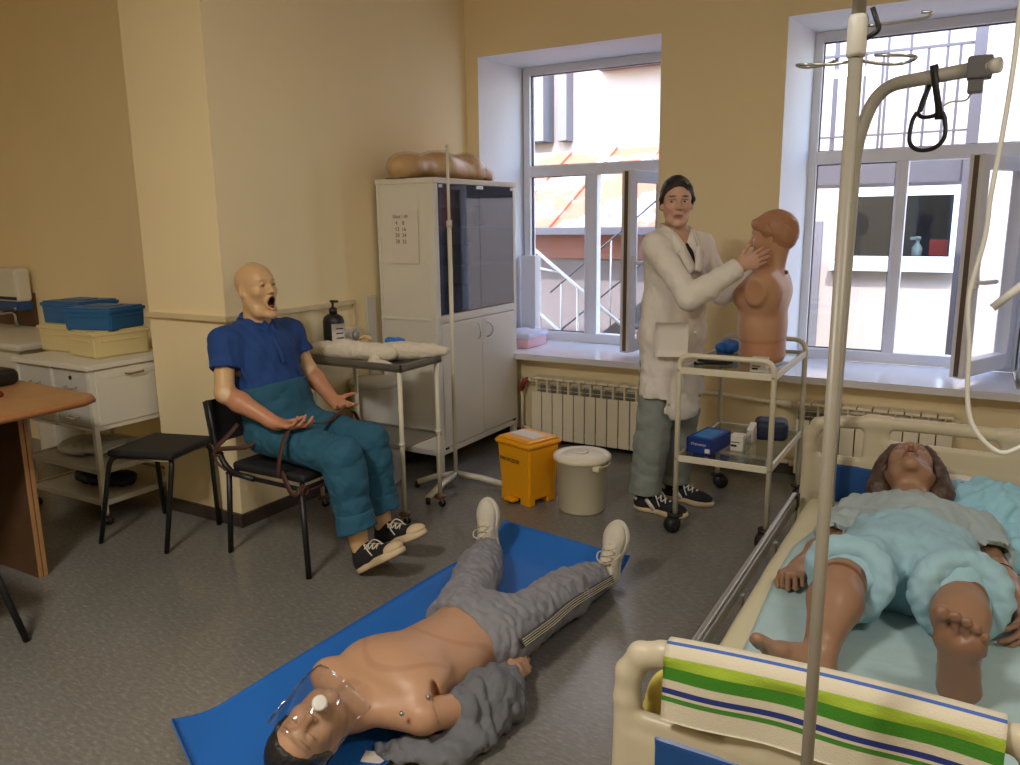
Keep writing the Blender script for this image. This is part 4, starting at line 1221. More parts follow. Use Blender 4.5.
    MB().box((-.943, 3.689, zl + .02), (-.915, 3.69, zl + .03)).box((-.943, 3.689, zl + .04), (-.90, 3.69, zl + .044)).build('printing', M_INK, b)
    single(MB().box((-.905, 3.84, zl), (-.875, 3.92, zl + .085), .002, rot=Matrix.Rotation(.3, 3, 'X')), 'folded_leaflet', M_PAPER, 'white folded leaflet standing behind the small carton on the trolley lower shelf', 'leaflet', (-.89, 3.88, zl))
    b = thing('zipped_case', 'navy blue zipped case on the trolley lower shelf at its right end', 'case', (-.82, 3.98, zl))
    R = Matrix.Rotation(math.radians(12), 3, 'Z')
    organic('case', [surface([block((-.825, 4.0, zl + .049), (.080, .075, .049), tuple(R.transposed()), .028, .01)], .005, 1)], M_NAVY, b)
    z_ = [Vector((-.825, 4.0, zl + .05)) + R @ Vector((.0805 * sx, .0755 * sy, 0)) for sx, sy in ((-.6, -1), (.6, -1), (1, -.6), (1, .6), (.6, 1), (-.6, 1), (-1, .6), (-1, -.6))]
    MB().tube(z_, .003, 6, closed=True).build('zip', M_BLACK, b)
    MB().tube(arc(Vector((-.90, 3.935, zl + .05)), .022, 0, 2 * math.pi, 14, (0, .4, 1), (1, -.6, 0))[:-1], .004, 6, closed=True).build('loop', M_BLACK, b)
M_FILM2 = glass_mat('clear_pouch', (.9, .92, .92), .2, 1.4, 2.0)
build_trolley()

# -- chair under the seated mannequin, the stool, the chair at the frame edge
def chair_leg(a, b, r=.0115):
    return MB().tube(round_path([a, b], .02), r, 10)
def build_chair():
    t = thing('chair', 'black tubular chair on which the seated mannequin is strapped', 'chair', (-2.55, 2.5, 0))
    q = [block((-2.545, 2.5, .410), (.215, .205, .020), None, .016, .01)]
    organic('seat', [surface(q, .007, 1)], M_SEAT, t)
    fr = MB().tube(round_path([(-2.775, 2.285, .378), (-2.325, 2.28, .375), (-2.325, 2.72, .375), (-2.775, 2.715, .378)], .04), .010, 10, closed=True)
    fr.build('seat_frame', M_BLACK, t)
    for a, b in (((-2.325, 2.275, .375), (-2.295, 2.255, 0)), ((-2.325, 2.725, .375), (-2.295, 2.745, 0)), ((-2.765, 2.285, .38), (-2.805, 2.29, 0)), ((-2.765, 2.715, .38), (-2.80, 2.745, 0))):
        l = MB().tube([a, b], .0125, 10).build('leg', M_BLACK, t)
    for y in (2.275, 2.725):
        MB().tube(round_path([(-2.60, y, .38), (-2.76, y, .39), (-2.825, y, .50), (-2.850, y, .70)], .10, 8), .0125, 10).build('back_post', M_BLACK, t)
    bk = MB(); bk.sheet(lambda u, v: (-2.842 - .012 * math.sin(math.pi * u) - .03 * v, 2.285 + .43 * u, .50 + .19 * v), 12, 4, .025)
    bk.build('backrest', M_SEAT, t)
M_SEAT = mat('black_upholstery', rgb(26, 26, 28), .7, var=.1, bump=.2, bscale=160)
build_chair()
def build_stool():
    t = thing('stool', 'black four-legged stool standing beside the white drawer unit', 'stool', (-3.25, 2.31, 0))
    c = (-3.235, 2.305)
    R = Matrix.Rotation(math.radians(16), 3, 'Z')
    organic('seat', [surface([block((c[0], c[1], .435), (.172, .168, .016), tuple(R.transposed()), .015, .01)], .007, 1)], M_SEAT, t)
    for (tx, ty), (fx_, fy_) in (((-.165, -.15), (-3.425, 2.07)), ((.155, -.14), (-3.05, 2.14)), ((.15, .15), (-3.125, 2.495)), ((-.155, .14), (-3.50, 2.47))):
        p = Vector((c[0], c[1], 0)) + R @ Vector((tx, ty, 0))
        MB().tube(round_path([p + (Vector((c[0], c[1], 0)) - p) * .5 + Vector((0, 0, .415)), p + Vector((0, 0, .418)), Vector((fx_, fy_, 0))], .05, 6), .0115, 10).build('leg', M_BLACK, t)
    MB().tube([Vector((c[0], c[1], .41)) + R @ Vector(v) for v in ((-.15, -.13, 0), (.14, -.13, 0), (.14, .13, 0), (-.14, .13, 0))], .008, 8, closed=True).build('seat_frame', M_STEEL, t)
build_stool()
t = thing('chair', 'black chair at the left edge of the picture in front of the desk', 'chair', (-3.05, 1.15, 0))
organic('seat', [surface([block((-3.06, 1.14, .44), (.20, .20, .02), None, .016, .01)], .008, 1)], M_SEAT, t)
for a, b in (((-2.88, 1.31, .42), (-2.82, 1.39, 0)), ((-3.24, 1.31, .42), (-3.28, 1.36, 0)), ((-2.88, .97, .42), (-2.83, .92, 0)), ((-3.24, .97, .42), (-3.28, .92, 0))):
    MB().tube([a, b], .0125, 10).build('leg', M_BLACK, t)
bk = MB(); bk.sheet(lambda u, v: (-2.90 - .32 * u, .955 - .03 * v, .56 + .26 * v), 8, 4, .025); bk.build('backrest', M_SEAT, t)
for x in (-2.89, -3.23): MB().tube([(x, .975, .42), (x, .95, .60), (x, .92, .82)], .0125, 10).build('back_post', M_BLACK, t)

# -- webbing straps round the seated mannequin
def build_strap():
    t = thing('restraint_strap', 'brown webbing strap tying the seated mannequin to its chair', 'strap', (-2.45, 2.5, .40))
    b = MB()
    loop = spline([(-2.435, 2.255, .42), (-2.42, 2.265, .52), (-2.415, 2.31, .605), (-2.40, 2.40, .622), (-2.39, 2.50, .600), (-2.385, 2.60, .628), (-2.385, 2.68, .615), (-2.39, 2.725, .54), (-2.40, 2.735, .42)], 5)
    nr = [Vector((0, p.y - 2.5, (p.z - .42) * .9 + .02)).normalized() for p in loop]
    b.strap(loop, nr, .020, .004)
    b.build('lap_band', M_STRAP, t)
    b = MB()
    lp = spline([(-2.42, 2.265, .44), (-2.36, 2.255, .36), (-2.325, 2.262, .372), (-2.33, 2.29, .395)], 4)
    b.strap(lp, Vector((0, -1, .1)), .024, .004)
    for k in range(3):
        b.tube(arc((-2.33 + .012 * k, 2.278, .373), .017, 0, 2 * math.pi, 12, (0, 1, 0), (0, 0, 1))[:-1], .0045, 6, closed=True)
    b.tube(spline([(-2.33, 2.262, .375), (-2.315, 2.30, .366), (-2.312, 2.36, .366), (-2.316, 2.42, .37)], 4), .006, 6)
    b.build('knot', M_STRAP, t)
    b = MB()
    for z0, z1, x1_ in ((.505, .60, -2.72), (.49, .535, -2.62)):
        p = spline([(-2.822, 2.258, z0 - .04), (-2.79, 2.256, z0), (x1_ - .03, 2.285, (z0 + z1) / 2), (x1_, 2.315, z1)], 5)
        b.strap(p, Vector((0, -1, .05)), .020, .004)
    b.tube(arc((-2.815, 2.275, .462), .019, 0, 2 * math.pi, 12, (1, 0, 0), (0, 1, 0))[:-1], .006, 6, closed=True)
    b.tube(spline([(-2.82, 2.258, .46), (-2.80, 2.256, .43), (-2.76, 2.262, .40)], 4), .006, 6)
    b.build('back_band', M_STRAP, t)
build_strap()

# -- drawer unit with its boxes
def build_dresser():
    x0, x1, y0, y1 = -4.23, -3.605, 2.215, 2.70
    t = thing('drawer_unit', 'white metal drawer unit on wheels with plastic boxes on top, left of the pillar', 'drawer unit', ((x0 + x1) / 2, (y0 + y1) / 2, 0))
    MB().box((x0 - .012, y0 - .012, .775), (x1 + .012, y1 + .01, .800), .004).build('top', M_WHITE, t)
    c = MB()
    c.box((x0, y0 + .02, .475), (x1, y1, .77), .003)
    for x in (x0 + .011, (x0 + x1) / 2, x1 - .011): c.box((x - .011, y0, .475), (x + .011, y0 + .022, .775), .002)
    c.box((x0, y0, .475), (x1, y0 + .022, .487), .002).box((x0, y0 + .002, .625), (x1, y0 + .021, .637), .002)
    c.box((x1 - .002, y0 + .03, .50), (x1 + .006, y1 - .015, .765), .003)
    c.box((x1 + .002, y0 + .05, .725), (x1 + .008, y1 - .04, .748), .002)
    c.build('carcass', M_WHITE, t)
    xm = (x0 + x1) / 2
    for a, b in ((x0 + .024, xm - .013), (xm + .013, x1 - .024)):
        for z0, z1 in ((.640, .770), (.490, .622)):
            d = MB().box((a, y0 + .008, z0), (b, y0 + .024, z1), .003).build('drawer', M_GREYB, t)
            h = (a + b) / 2
            MB().tube(round_path([(h - .04, y0 + .008, z0 + .045), (h - .04, y0 - .012, z0 + .040), (h + .04, y0 - .012, z0 + .040), (h + .04, y0 + .008, z0 + .045)], .008), .004, 6).build('handle', M_CHROME, d)
            if a > xm and z0 > .6:
                MB().lathe([(.001, -.002), (.010, -.002), (.010, .003), (.001, .004)], (h + .0, y0 + .006, z0 + .09), 12, axis=(0, -1, 0)).build('lock', M_BLACK, d)
    MB().tube(round_path([(x1 + .006, 2.40, .735), (x1 + .022, 2.41, .732), (x1 + .022, 2.49, .732), (x1 + .006, 2.50, .735)], .01), .0045, 6).build('side_handle', M_BRASSY, t)
    for z in (.11, .27):
        s = MB().box((x0 + .01, y0 + .01, z), (x1 - .01, y1 - .01, z + .006), .001)
        for a, b, e, f in ((x0, y0, x1, y0 + .015), (x0, y1 - .015, x1, y1), (x0, y0, x0 + .015, y1), (x1 - .015, y0, x1, y1)): s.box((a + .002, b + .002, z - .012), (e - .002, f - .002, z + .016), .002)
        s.build('shelf', M_WHITE if z < .2 else M_GREYB, t)
    for x in (x0 + .012, x1 - .012):
        for y in (y0 + .012, y1 - .012):
            l = MB().box((x - .0125, y - .0125, .055), (x + .0125, y + .0125, .775), .002).build('leg', M_WHITE, t)
            w_ = MB(); f_ = MB(); caster(w_, f_, x, y, .022, .018, .056, .4); w_.build('wheel', M_BLACK, l); f_.build('caster_fork', M_STEEL, l)
    single(MB().tube(spline([(-3.80, 2.35, .295), (-3.72, 2.30, .33), (-3.66, 2.38, .36), (-3.64, 2.46, .345), (-3.68, 2.40, .30), (-3.76, 2.44, .29)], 6), .007, 8), 'cable', M_TUBING, 'white cable loop on the upper open shelf of the drawer unit', 'cable', (-3.7, 2.4, .277))
    q = [ell((-3.95, 2.42, .155), (.14, .10, .040), None, .03), ell((-3.80, 2.44, .150), (.09, .08, .03), None, .03), half((0, 0, .117), (0, 0, -1), .004)]
    single_organic('dark_bag', q, M_NAVY, 'dark crumpled bag on the bottom shelf of the drawer unit', 'bag', (-3.9, 2.42, .117), folds(16, .012, .08), .007)
    q = [ell((-4.00, 2.42, .315), (.16, .14, .035), None, .03), ell((-3.82, 2.52, .31), (.10, .10, .028), None, .03), half((0, 0, .277), (0, 0, -1), .004)]
    single_organic('plastic_packets', q, M_GREYB, 'pale plastic packets on the upper open shelf of the drawer unit', 'packets', (-3.95, 2.45, .277), folds(17, .014, .05), .007)
def tub(c, half_, h, rot, material, label, lid=True, name='storage_box'):
    """plastic box with a rim, end grips and a moulded lid"""
    t = thing(name, label, 'box', c)
    R = Matrix.Rotation(rot, 3, 'Z'); c = Vector(c)
    hx, hy = half_
    def bx(mb, x0, y0, z0, x1, y1, z1, b):
        m = c + R @ Vector(((x0 + x1) / 2, (y0 + y1) / 2, (z0 + z1) / 2)); s = Vector(((x1 - x0) / 2, (y1 - y0) / 2, (z1 - z0) / 2))
        mb.box(m - s, m + s, b, rot=R)
    b = MB()
    bm = bmesh.new()
    V = [bm.verts.new(c + R @ Vector((sx * x, sy * y, z))) for z, x, y in ((.0, hx * .945, hy * .945), (h, hx * .975, hy * .975)) for sx, sy in ((-1, -1), (1, -1), (1, 1), (-1, 1))]
    for f in ((3, 2, 1, 0), (4, 5, 6, 7), (0, 1, 5, 4), (1, 2, 6, 5), (2, 3, 7, 6), (3, 0, 4, 7)): bm.faces.new([V[i] for i in f])
    bmesh.ops.bevel(bm, geom=list(bm.edges), offset=.008, segments=3, affect='EDGES'); bm.verts.index_update()
    b.add([v.co.copy() for v in bm.verts], [[v.index for v in f.verts] for f in bm.faces]); bm.free()
    for s in (-1, 1):
        bx(b, -hx * .7, s * hy * .93 - .004, h * .66, hx * .7, s * hy * .93 + .010 * s, h * .74, .002) if s > 0 else bx(b, -hx * .7, s * hy * .95 - .006, h * .66, hx * .7, s * hy * .95 + .006, h * .74, .002)
        bx(b, s * hx * .95 - .006, -hy * .7, h * .66, s * hx * .95 + .006, hy * .7, h * .74, .002)
    b.build('body', material, t)
    r = MB(); bx(r, -hx, -hy, h - .012, hx, hy, h + .006, .004)
    if lid: bx(r, -hx * .93, -hy * .93, h + .004, hx * .93, hy * .93, h + .014, .004); bx(r, -hx * .55, -hy * .4, h + .012, hx * .55, hy * .4, h + .018, .003)
    r.build('lid' if lid else 'rim', material, t)
M_BRASSY = mat('brass_handle', rgb(150, 120, 80), .35, metal=.8)
build_dresser()
tub((-4.165, 2.545, .8005), (.150, .145), .132, math.radians(4), M_CREAMB, 'cream plastic box on the drawer unit, left one under the blue boxes')
tub((-3.855, 2.500, .8005), (.135, .150), .122, math.radians(-6), M_CREAMB, 'cream plastic box on the drawer unit, right one nearest the pillar')
tub((-4.190, 2.575, .940), (.150, .125), .108, math.radians(6), M_BLUEB, 'blue lidded box on the left cream box')
tub((-3.875, 2.505, .932), (.150, .125), .102, math.radians(14), M_BLUEB, 'blue lidded box on the right cream box, nearest the pillar')

# -- desk
def build_desk():
    t = thing('desk', 'beech laminate desk cut off by the left edge of the picture', 'desk', (-3.6, 1.4, 0))
    pts = [(-4.15, .45), (-3.12, .45), (-3.13, 1.89), (-3.16, 1.945), (-3.22, 1.975), (-4.15, 2.02)]
    tp = MB().prism(pts, .722, .752); tp.build('top', M_WOOD, t)
    MB().tube([Vector((x, y, .737)) for x, y in pts], .015, 8, closed=True).build('edge_band', M_WOODE, t)
    for y in (1.71, .62):
        l = MB().box((-4.05, y, 0), (-3.303, y + .036, .722), .003).build('side_panel', M_WOODD, t)
        MB().box((-3.303, y - .001, 0), (-3.297, y + .016, .722), .002).box((-3.303, y + .020, 0), (-3.297, y + .037, .722), .002).build('panel_edge', M_WOOD, l)
    MB().box((-3.85, .66, .25), (-3.83, 1.71, .722), .002).build('modesty_panel', M_WOODD, t)
M_WOODE = mat('beech_edge', rgb(166, 112, 66), .4, var=.08)
build_desk()
q = [block((-3.835, 1.895, .790), (.135, .065, .037), None, .03, .02)]
single_organic('black_case', q, M_BLACK, 'black rounded case lying on the desk at the left edge', 'case', (-3.835, 1.895, .753), None, .006)
single(MB().ball((-3.495, 1.755, .765), .014, 10).box((-3.60, 1.745, .753), (-3.50, 1.765, .764), .003), 'red_pen', mat('dark_red_plastic', rgb(110, 24, 22), .4), 'small dark red object on the desk at the left edge', 'pen', (-3.52, 1.755, .753))

# -- wash corner
t = thing('sink', 'white wash basin in the corner behind the drawer unit', 'sink', (-5.2, 2.72, .5))
sk = MB().box((-5.75, 2.45, .76), (-4.62, 2.995, .80), .015).box((-5.70, 2.48, .62), (-4.68, 2.98, .765), .04).box((-5.0, 2.7, 0), (-4.8, 2.9, .63), .03)
sk.build('basin', M_WHITE, t)
MB().tube(round_path([(-5.50, 2.93, .80), (-5.50, 2.93, .90), (-5.50, 2.74, .90), (-5.50, 2.74, .86)], .04), .012, 8).tube([(-5.50, 2.93, .91), (-5.36, 2.86, .935)], .008, 8).build('faucet', M_CHROME, t)
single(MB().box((-5.85, 2.975, .80), (-5.36, 2.998, 1.02), .003), 'splash_panel', M_WOODD, 'dark brown splash panel on the wall above the wash basin', 'panel', (-5.6, 2.99, .80))
t = thing('soap_dispenser', 'white and dark blue soap dispenser on the wall at the left edge', 'dispenser', (-5.47, 2.93, .92))
MB().box((-5.60, 2.87, .97), (-5.34, 2.972, 1.19), .03, segs=4).build('body', M_WHITE, t)
MB().box((-5.595, 2.875, .915), (-5.345, 2.972, .975), .012).build('blue_base', M_BEDB, t)
MB().box((-5.59, 2.868, .985), (-5.35, 2.871, 1.005), .001).build('stripe', M_NAVY, t)

# -- gym mat with curled ends, face shield and card
def build_mat():
    A = Vector((.018, 1, 0)).normalized(); S = Vector((1, -.018, 0))
    n0 = Vector((-1.885, 1.285, 0)); n1 = Vector((-1.31, 1.02, 0)); f0 = Vector((-1.80, 3.02, 0)); f1 = Vector((-1.135, 2.905, 0))
    def fn(u, v, dz=0):
        a = n0.lerp(n1, u); b = f0.lerp(f1, u); p = a.lerp(b, v)
        z = .013
        z += .075 * max(0, (v - .90) / .10) ** 1.6 + .05 * max(0, (.10 - v) / .10) ** 1.8 * (1 - u)
        z += .012 * max(0, (u - .90) / .10) ** 2 * (.5 + .5 * math.sin(9 * v)) + .015 * max(0, (.08 - u) / .08) ** 2 * max(0, math.sin(3 * v))
        z += .0015 * math.sin(11 * v + 2 * u)
        return (p.x, p.y, z)
    t = thing('gym_mat', 'blue foam mat with curled ends on the floor under the lying mannequin', 'mat', (-1.55, 2.1, 0))
    MB().sheet(fn, 40, 90, .008).build('mat', M_MAT, t)
    def fu(u, v): x, y, z = fn(u, v); return (x, y, z - .0082)
    MB().sheet(fu, 40, 90, .003).build('underside', M_MATD, t)
build_mat()
M_FILM3 = glass_mat('face_shield_film', (.96, .96, .96), .05, 1.45, 1.5)
def build_shield():
    t = thing('face_shield', 'clear film resuscitation shield with a round white valve on the lying mannequin\'s face', 'face shield', (-1.36, 1.33, .22))
    o = Vector(HL_MOUTH) ; f = Vector(HL_A[0]); u = Vector(HL_A[2]); l = Vector(HL_A[1])
    def fn(a, b):
        x = (a - .5) * .19; y = (b - .5) * .19
        d = -.055 * min(1, (abs(x) / .095)) ** 2 - .02 * min(1, abs(y) / .1) ** 2 + .004 * math.sin(18 * a + 9 * b)
        p = o + l * x + u * (y + .01) + f * (.022 + d)
        return p
    MB().sheet(fn, 14, 14, .0003).build('film', M_FILM3, t)
    MB().lathe([(.001, 0), (.019, 0), (.020, .002), (.020, .009), (.017, .011), (.001, .010)], o + f * .022, 22, axis=f).build('valve', M_GREYB, t)
    MB().lathe([(.0115, .0095), (.0135, .0112), (.0155, .0095)], o + f * .022, 22, axis=f).build('valve_ring', M_BUCKET, t)
single(MB().box((-1.34, 1.46, .016), (-1.275, 1.505, .020), .001, rot=Matrix.Rotation(.35, 3, 'Z')), 'card', M_PAPER, 'small white card lying on the blue mat beside the mannequin\'s neck', 'card', (-1.31, 1.48, .016))

# -- hospital bed, bedding and towel
BX0, BX1 = -.535, .425
def bed_board(t, name, y, s, top, hole_z):
    """moulded end board: rounded frame with hand holes and a blue panel"""
    xm = (BX0 + BX1) / 2; hw = (BX1 - BX0) / 2
    P = lambda x, z: (xm + x, y, z)
    q = []
    # outer frame as a thick rounded loop with a crowned top
    n = 26
    pts = []
    for k in range(n + 1):
        a = -1 + 2 * k / n
        pts.append(P(a * (hw - .095), top - .030 + .018 * (1 - a * a)))
    for a, b in zip(pts[:-1], pts[1:]): q.append(cone(a, b, .024, .024, .006, (0, 1, 0), .8))
    for sd in (-1, 1):
        cr = [P(sd * (hw - .095), top - .030), P(sd * (hw - .052), top - .044), P(sd * (hw - .028), top - .085), P(sd * (hw - .025), top - .14), P(sd * (hw - .018), .20)]
        for a, b in zip(cr[:-1], cr[1:]): q.append(cone(a, b, .026, .026, .010, (0, 1, 0), .8))
        q.append(block(P(sd * (hw - .16), top - .20 - .06), (.135, .016, .06), None, .012, .02))
        q.append(block(P(sd * (hw - .26), top - .09), (.045, .016, .10), None, .014, .02))
    q.append(block(P(0, top - .115 - .02), (.20, .016, .055), None, .012, .015))
    q.append(block(P(0, (top - .16 + .20) / 2), (hw - .02, .015, (top - .16 - .20) / 2), None, .012, .015))
    o = organic(name, [surface(q, .006, 1)], M_BEDW, t)
    for sd in (-1, 1):
        b = MB()
        x0, x1 = sorted((xm + sd * (hw - .085), xm + sd * .06))
        b.box((x0, y - .021, .26), (x1, y + .021, top - .190), .012, segs=3)
        b.build('blue_panel', M_BEDB, o)
    return o
def build_bed():
    t = thing('hospital_bed', 'ivory hospital bed with blue end panels and a folded side rail', 'bed', ((BX0 + BX1) / 2, 2.25, 0))
    bed_board(t, 'footboard', 1.306, -1, .690, .58)
    bed_board(t, 'headboard', 3.205, 1, .705, .60)
    f = MB()
    for x in (BX0 + .07, BX1 - .07): f.box((x - .02, 1.33, .165), (x + .02, 3.18, .215), .004)
    for y in (1.35, 1.85, 2.25, 2.70, 3.16): f.box((BX0 + .06, y - .015, .17), (BX1 - .06, y + .015, .21), .004)
    f.build('frame', M_BEDW, t)
    for x in (BX0 + .09, BX1 - .09):
        for y in (1.42, 3.08):
            l = MB().tube([(x, y, .10), (x, y, .17)], .018, 10).build('leg', M_BEDW, t)
            w_ = MB(); f_ = MB(); caster(w_, f_, x, y, .048, .036, .105, .8); w_.build('wheel', M_BLACK, l); f_.build('caster_fork', M_GREYB, l)
    MB().box((BX0 + .05, 1.335, .215), (BX1 - .05, 3.175, .24), .004).build('platform', M_GREYB, t)
    q = [block(((BX0 + BX1) / 2, 2.255, .310), ((BX1 - BX0) / 2 - .035, .915, .070), None, .035, .01)]
    organic('mattress', [surface(q, .011, 1, folds(18, .004, .35))], M_MATT, t)
    r = MB().box((BX0 - .012, 1.72, .345), (BX0 + .008, 3.10, .385), .006).box((BX0 - .010, 1.72, .395), (BX0 + .006, 3.10, .405), .003)
    rail = r.build('side_rail', M_ALU, t)
    for y in (1.80, 2.25, 2.70, 3.04):
        MB().box((BX0 - .002, y - .012, .20), (BX0 + .018, y + .012, .35), .003).build('rail_bracket', M_ALU, rail)
    MB().box((BX0 - .012, 3.09, .335), (BX0 + .012, 3.14, .395), .006).build('rail_end', M_BLACK, rail)
build_bed()
def build_sheet():
    fo = folds(19, .006, .16); f2 = folds(20, .003, .06)
    X = np.linspace(0, 1, 61); Yv = np.linspace(0, 1, 121)
    def fn(u, v):
        x = -.435 + .83 * u + .012 * math.sin(7 * v); y = 1.375 + 1.62 * v
        if v > .75: x = x + .06 * (v - .75) / .25 * (1 - u)
        p = np.array([[x, y, .38]])
        return (x, y, .390 + max(0, float(fo(p)[0])) * .9 + float(f2(p)[0]) * .6)
    o = MB().sheet(fn, 60, 110, .002).build('disposable_sheet', M_SHEET, None, (-.05, 2.2, .383))
    tag(o, 'pale blue disposable sheet spread on the mattress under the bed mannequin', 'sheet')
build_sheet()
def build_pillow():
    q = [ell((-.02, 2.985, .460), (.23, .150, .080), None, .03), ell((.10, 3.03, .475), (.16, .13, .085), None, .03), ell((.17, 2.88, .425), (.11, .20, .050), None, .03), half((0, 0, .388), (0, 0, -1), .006)]
    t = thing('pillow', 'pillow in a pale blue disposable cover under the bed mannequin\'s head', 'pillow', (.05, 2.95, .388))
    fo = folds(23, .018, .08); f2 = folds(24, .007, .035)
    organic('cover', [surface(q, .006, 1, lambda P: fo(P) + f2(P))], M_COVER, t)
    q = [ell((-.01, 3.08, .475), (.25, .085, .085), None, .03), half((0, 0, .388), (0, 0, -1), .006)]
    organic('cushion', [surface(q, .007, 1, folds(25, .006, .09))], M_WHITE, t)
def cover_material():
    m = mat('pillow_cover_nonwoven', rgb(150, 202, 222), .7, var=.08, scale=9, bump=.3, bscale=40)
    nt = m.node_tree; b = nt.nodes['Principled BSDF']
    src = b.inputs['Base Color'].links[0].from_socket
    tc = nt.nodes.new('ShaderNodeTexCoord'); n = nt.nodes.new('ShaderNodeTexNoise'); n.inputs['Scale'].default_value = 13; n.inputs['Detail'].default_value = 2
    nt.links.new(tc.outputs['Object'], n.inputs['Vector'])
    cr = nt.nodes.new('ShaderNodeValToRGB'); cr.color_ramp.elements[0].position = .66; cr.color_ramp.elements[0].color = (0, 0, 0, 1); cr.color_ramp.elements[1].position = .70; cr.color_ramp.elements[1].color = (1, 1, 1, 1)
    nt.links.new(n.outputs['Fac'], cr.inputs[0])
    mx = nt.nodes.new('ShaderNodeMix'); mx.data_type = 'RGBA'
    nt.links.new(cr.outputs[0], mx.inputs['Factor']); nt.links.new(src, mx.inputs['A']); mx.inputs['B'].default_value = (*rgb(150, 110, 130), 1)
    nt.links.new(mx.outputs['Result'], b.inputs['Base Color'])
    return m
M_COVER = cover_material()
build_pillow()
def towel_material():
    m = bpy.data.materials.new('striped_towel'); m.use_nodes = True
    nt = m.node_tree; b = nt.nodes['Principled BSDF']; b.inputs['Roughness'].default_value = .9
    tc = nt.nodes.new('ShaderNodeTexCoord'); sp = nt.nodes.new('ShaderNodeSeparateXYZ')
    nt.links.new(tc.outputs['UV'], sp.inputs[0])
    cr = nt.nodes.new('ShaderNodeValToRGB'); cr.color_ramp.interpolation = 'CONSTANT'
    cream = rgb(206, 198, 176)
    stops = [(0, cream), (.555, rgb(66, 100, 176)), (.576, cream), (.640, rgb(154, 180, 52)), (.692, rgb(62, 130, 30)), (.762, cream), (.812, rgb(36, 50, 124)), (.840, cream), (.858, rgb(66, 128, 40)), (.884, cream)]
    el = cr.color_ramp.elements
    el[0].position = 0; el[0].color = (*stops[0][1], 1)
    el[1].position = stops[1][0]; el[1].color = (*stops[1][1], 1)
    for p, c in stops[2:]:
        e = el.new(p); e.color = (*c, 1)
    nt.links.new(sp.outputs['Y'], cr.inputs[0]); nt.links.new(cr.outputs[0], b.inputs['Base Color'])
    n = nt.nodes.new('ShaderNodeTexNoise'); n.inputs['Scale'].default_value = 260
    nt.links.new(tc.outputs['Object'], n.inputs['Vector'])
    bp = nt.nodes.new('ShaderNodeBump'); bp.inputs['Strength'].default_value = .25; bp.inputs['Distance'].default_value = .005
    nt.links.new(n.outputs['Fac'], bp.inputs['Height']); nt.links.new(bp.outputs[0], b.inputs['Normal'])
    return m
q = [ell((-.455, 1.405, .46), (.05, .050, .115), None, .02), ell((-.44, 1.41, .42), (.06, .05, .05), None, .02), half((0, 0, .381), (0, 0, -1), .004)]
single_organic('patterned_cloth', q, mat('yellow_patterned_cloth', rgb(206, 190, 96), .9, var=.35, scale=22), 'crumpled yellow patterned cloth at the mattress corner behind the footboard hand hole', 'cloth', (-.455, 1.405, .381), folds(26, .012, .05))
def build_towel():
    x0, x1 = -.430, .098
    nu, nv = 40, 60
    L_in, L_out = .14, .113
    top = .712; y = 1.306; d = .030
    def fn(u, v):
        x = x0 + (x1 - x0) * u
        s = -L_in + (L_in + L_out + math.pi * d) * v          # length along the cloth: inside, over the top, outside
        crown = top - .014 - .016 * ((x + .055) / .38) ** 2 + .010
        wv = .004 * math.sin(14 * u + 3 * v) * min(1, abs(v - .4) * 4)
        if s < 0: return (x, y + d + wv, crown - d + s * 1.0 + 0)
        if s < math.pi * d:
            a = s / d
            return (x, y + d * math.cos(a), crown - d + d * math.sin(a))
        h = s - math.pi * d
        return (x + .015 * h * (u - .5), y - d - .06 * h * .3 + wv, crown - d - h)
    mb = MB().sheet(fn, nu, nv, .003)
    o = mb.build('towel', towel_material(), None, (-.17, 1.306, .66))
    uv = o.data.uv_layers.new(name='cloth')
    W = nv + 1; n1 = (nu + 1) * W
    for lp in o.data.loops:
        k = lp.vertex_index % n1
        uv.data[lp.index].uv = ((k // W) / nu, (k % W) / nv)
    tag(o, 'white towel with green and blue stripes hung over the bed footboard', 'towel')
build_towel()

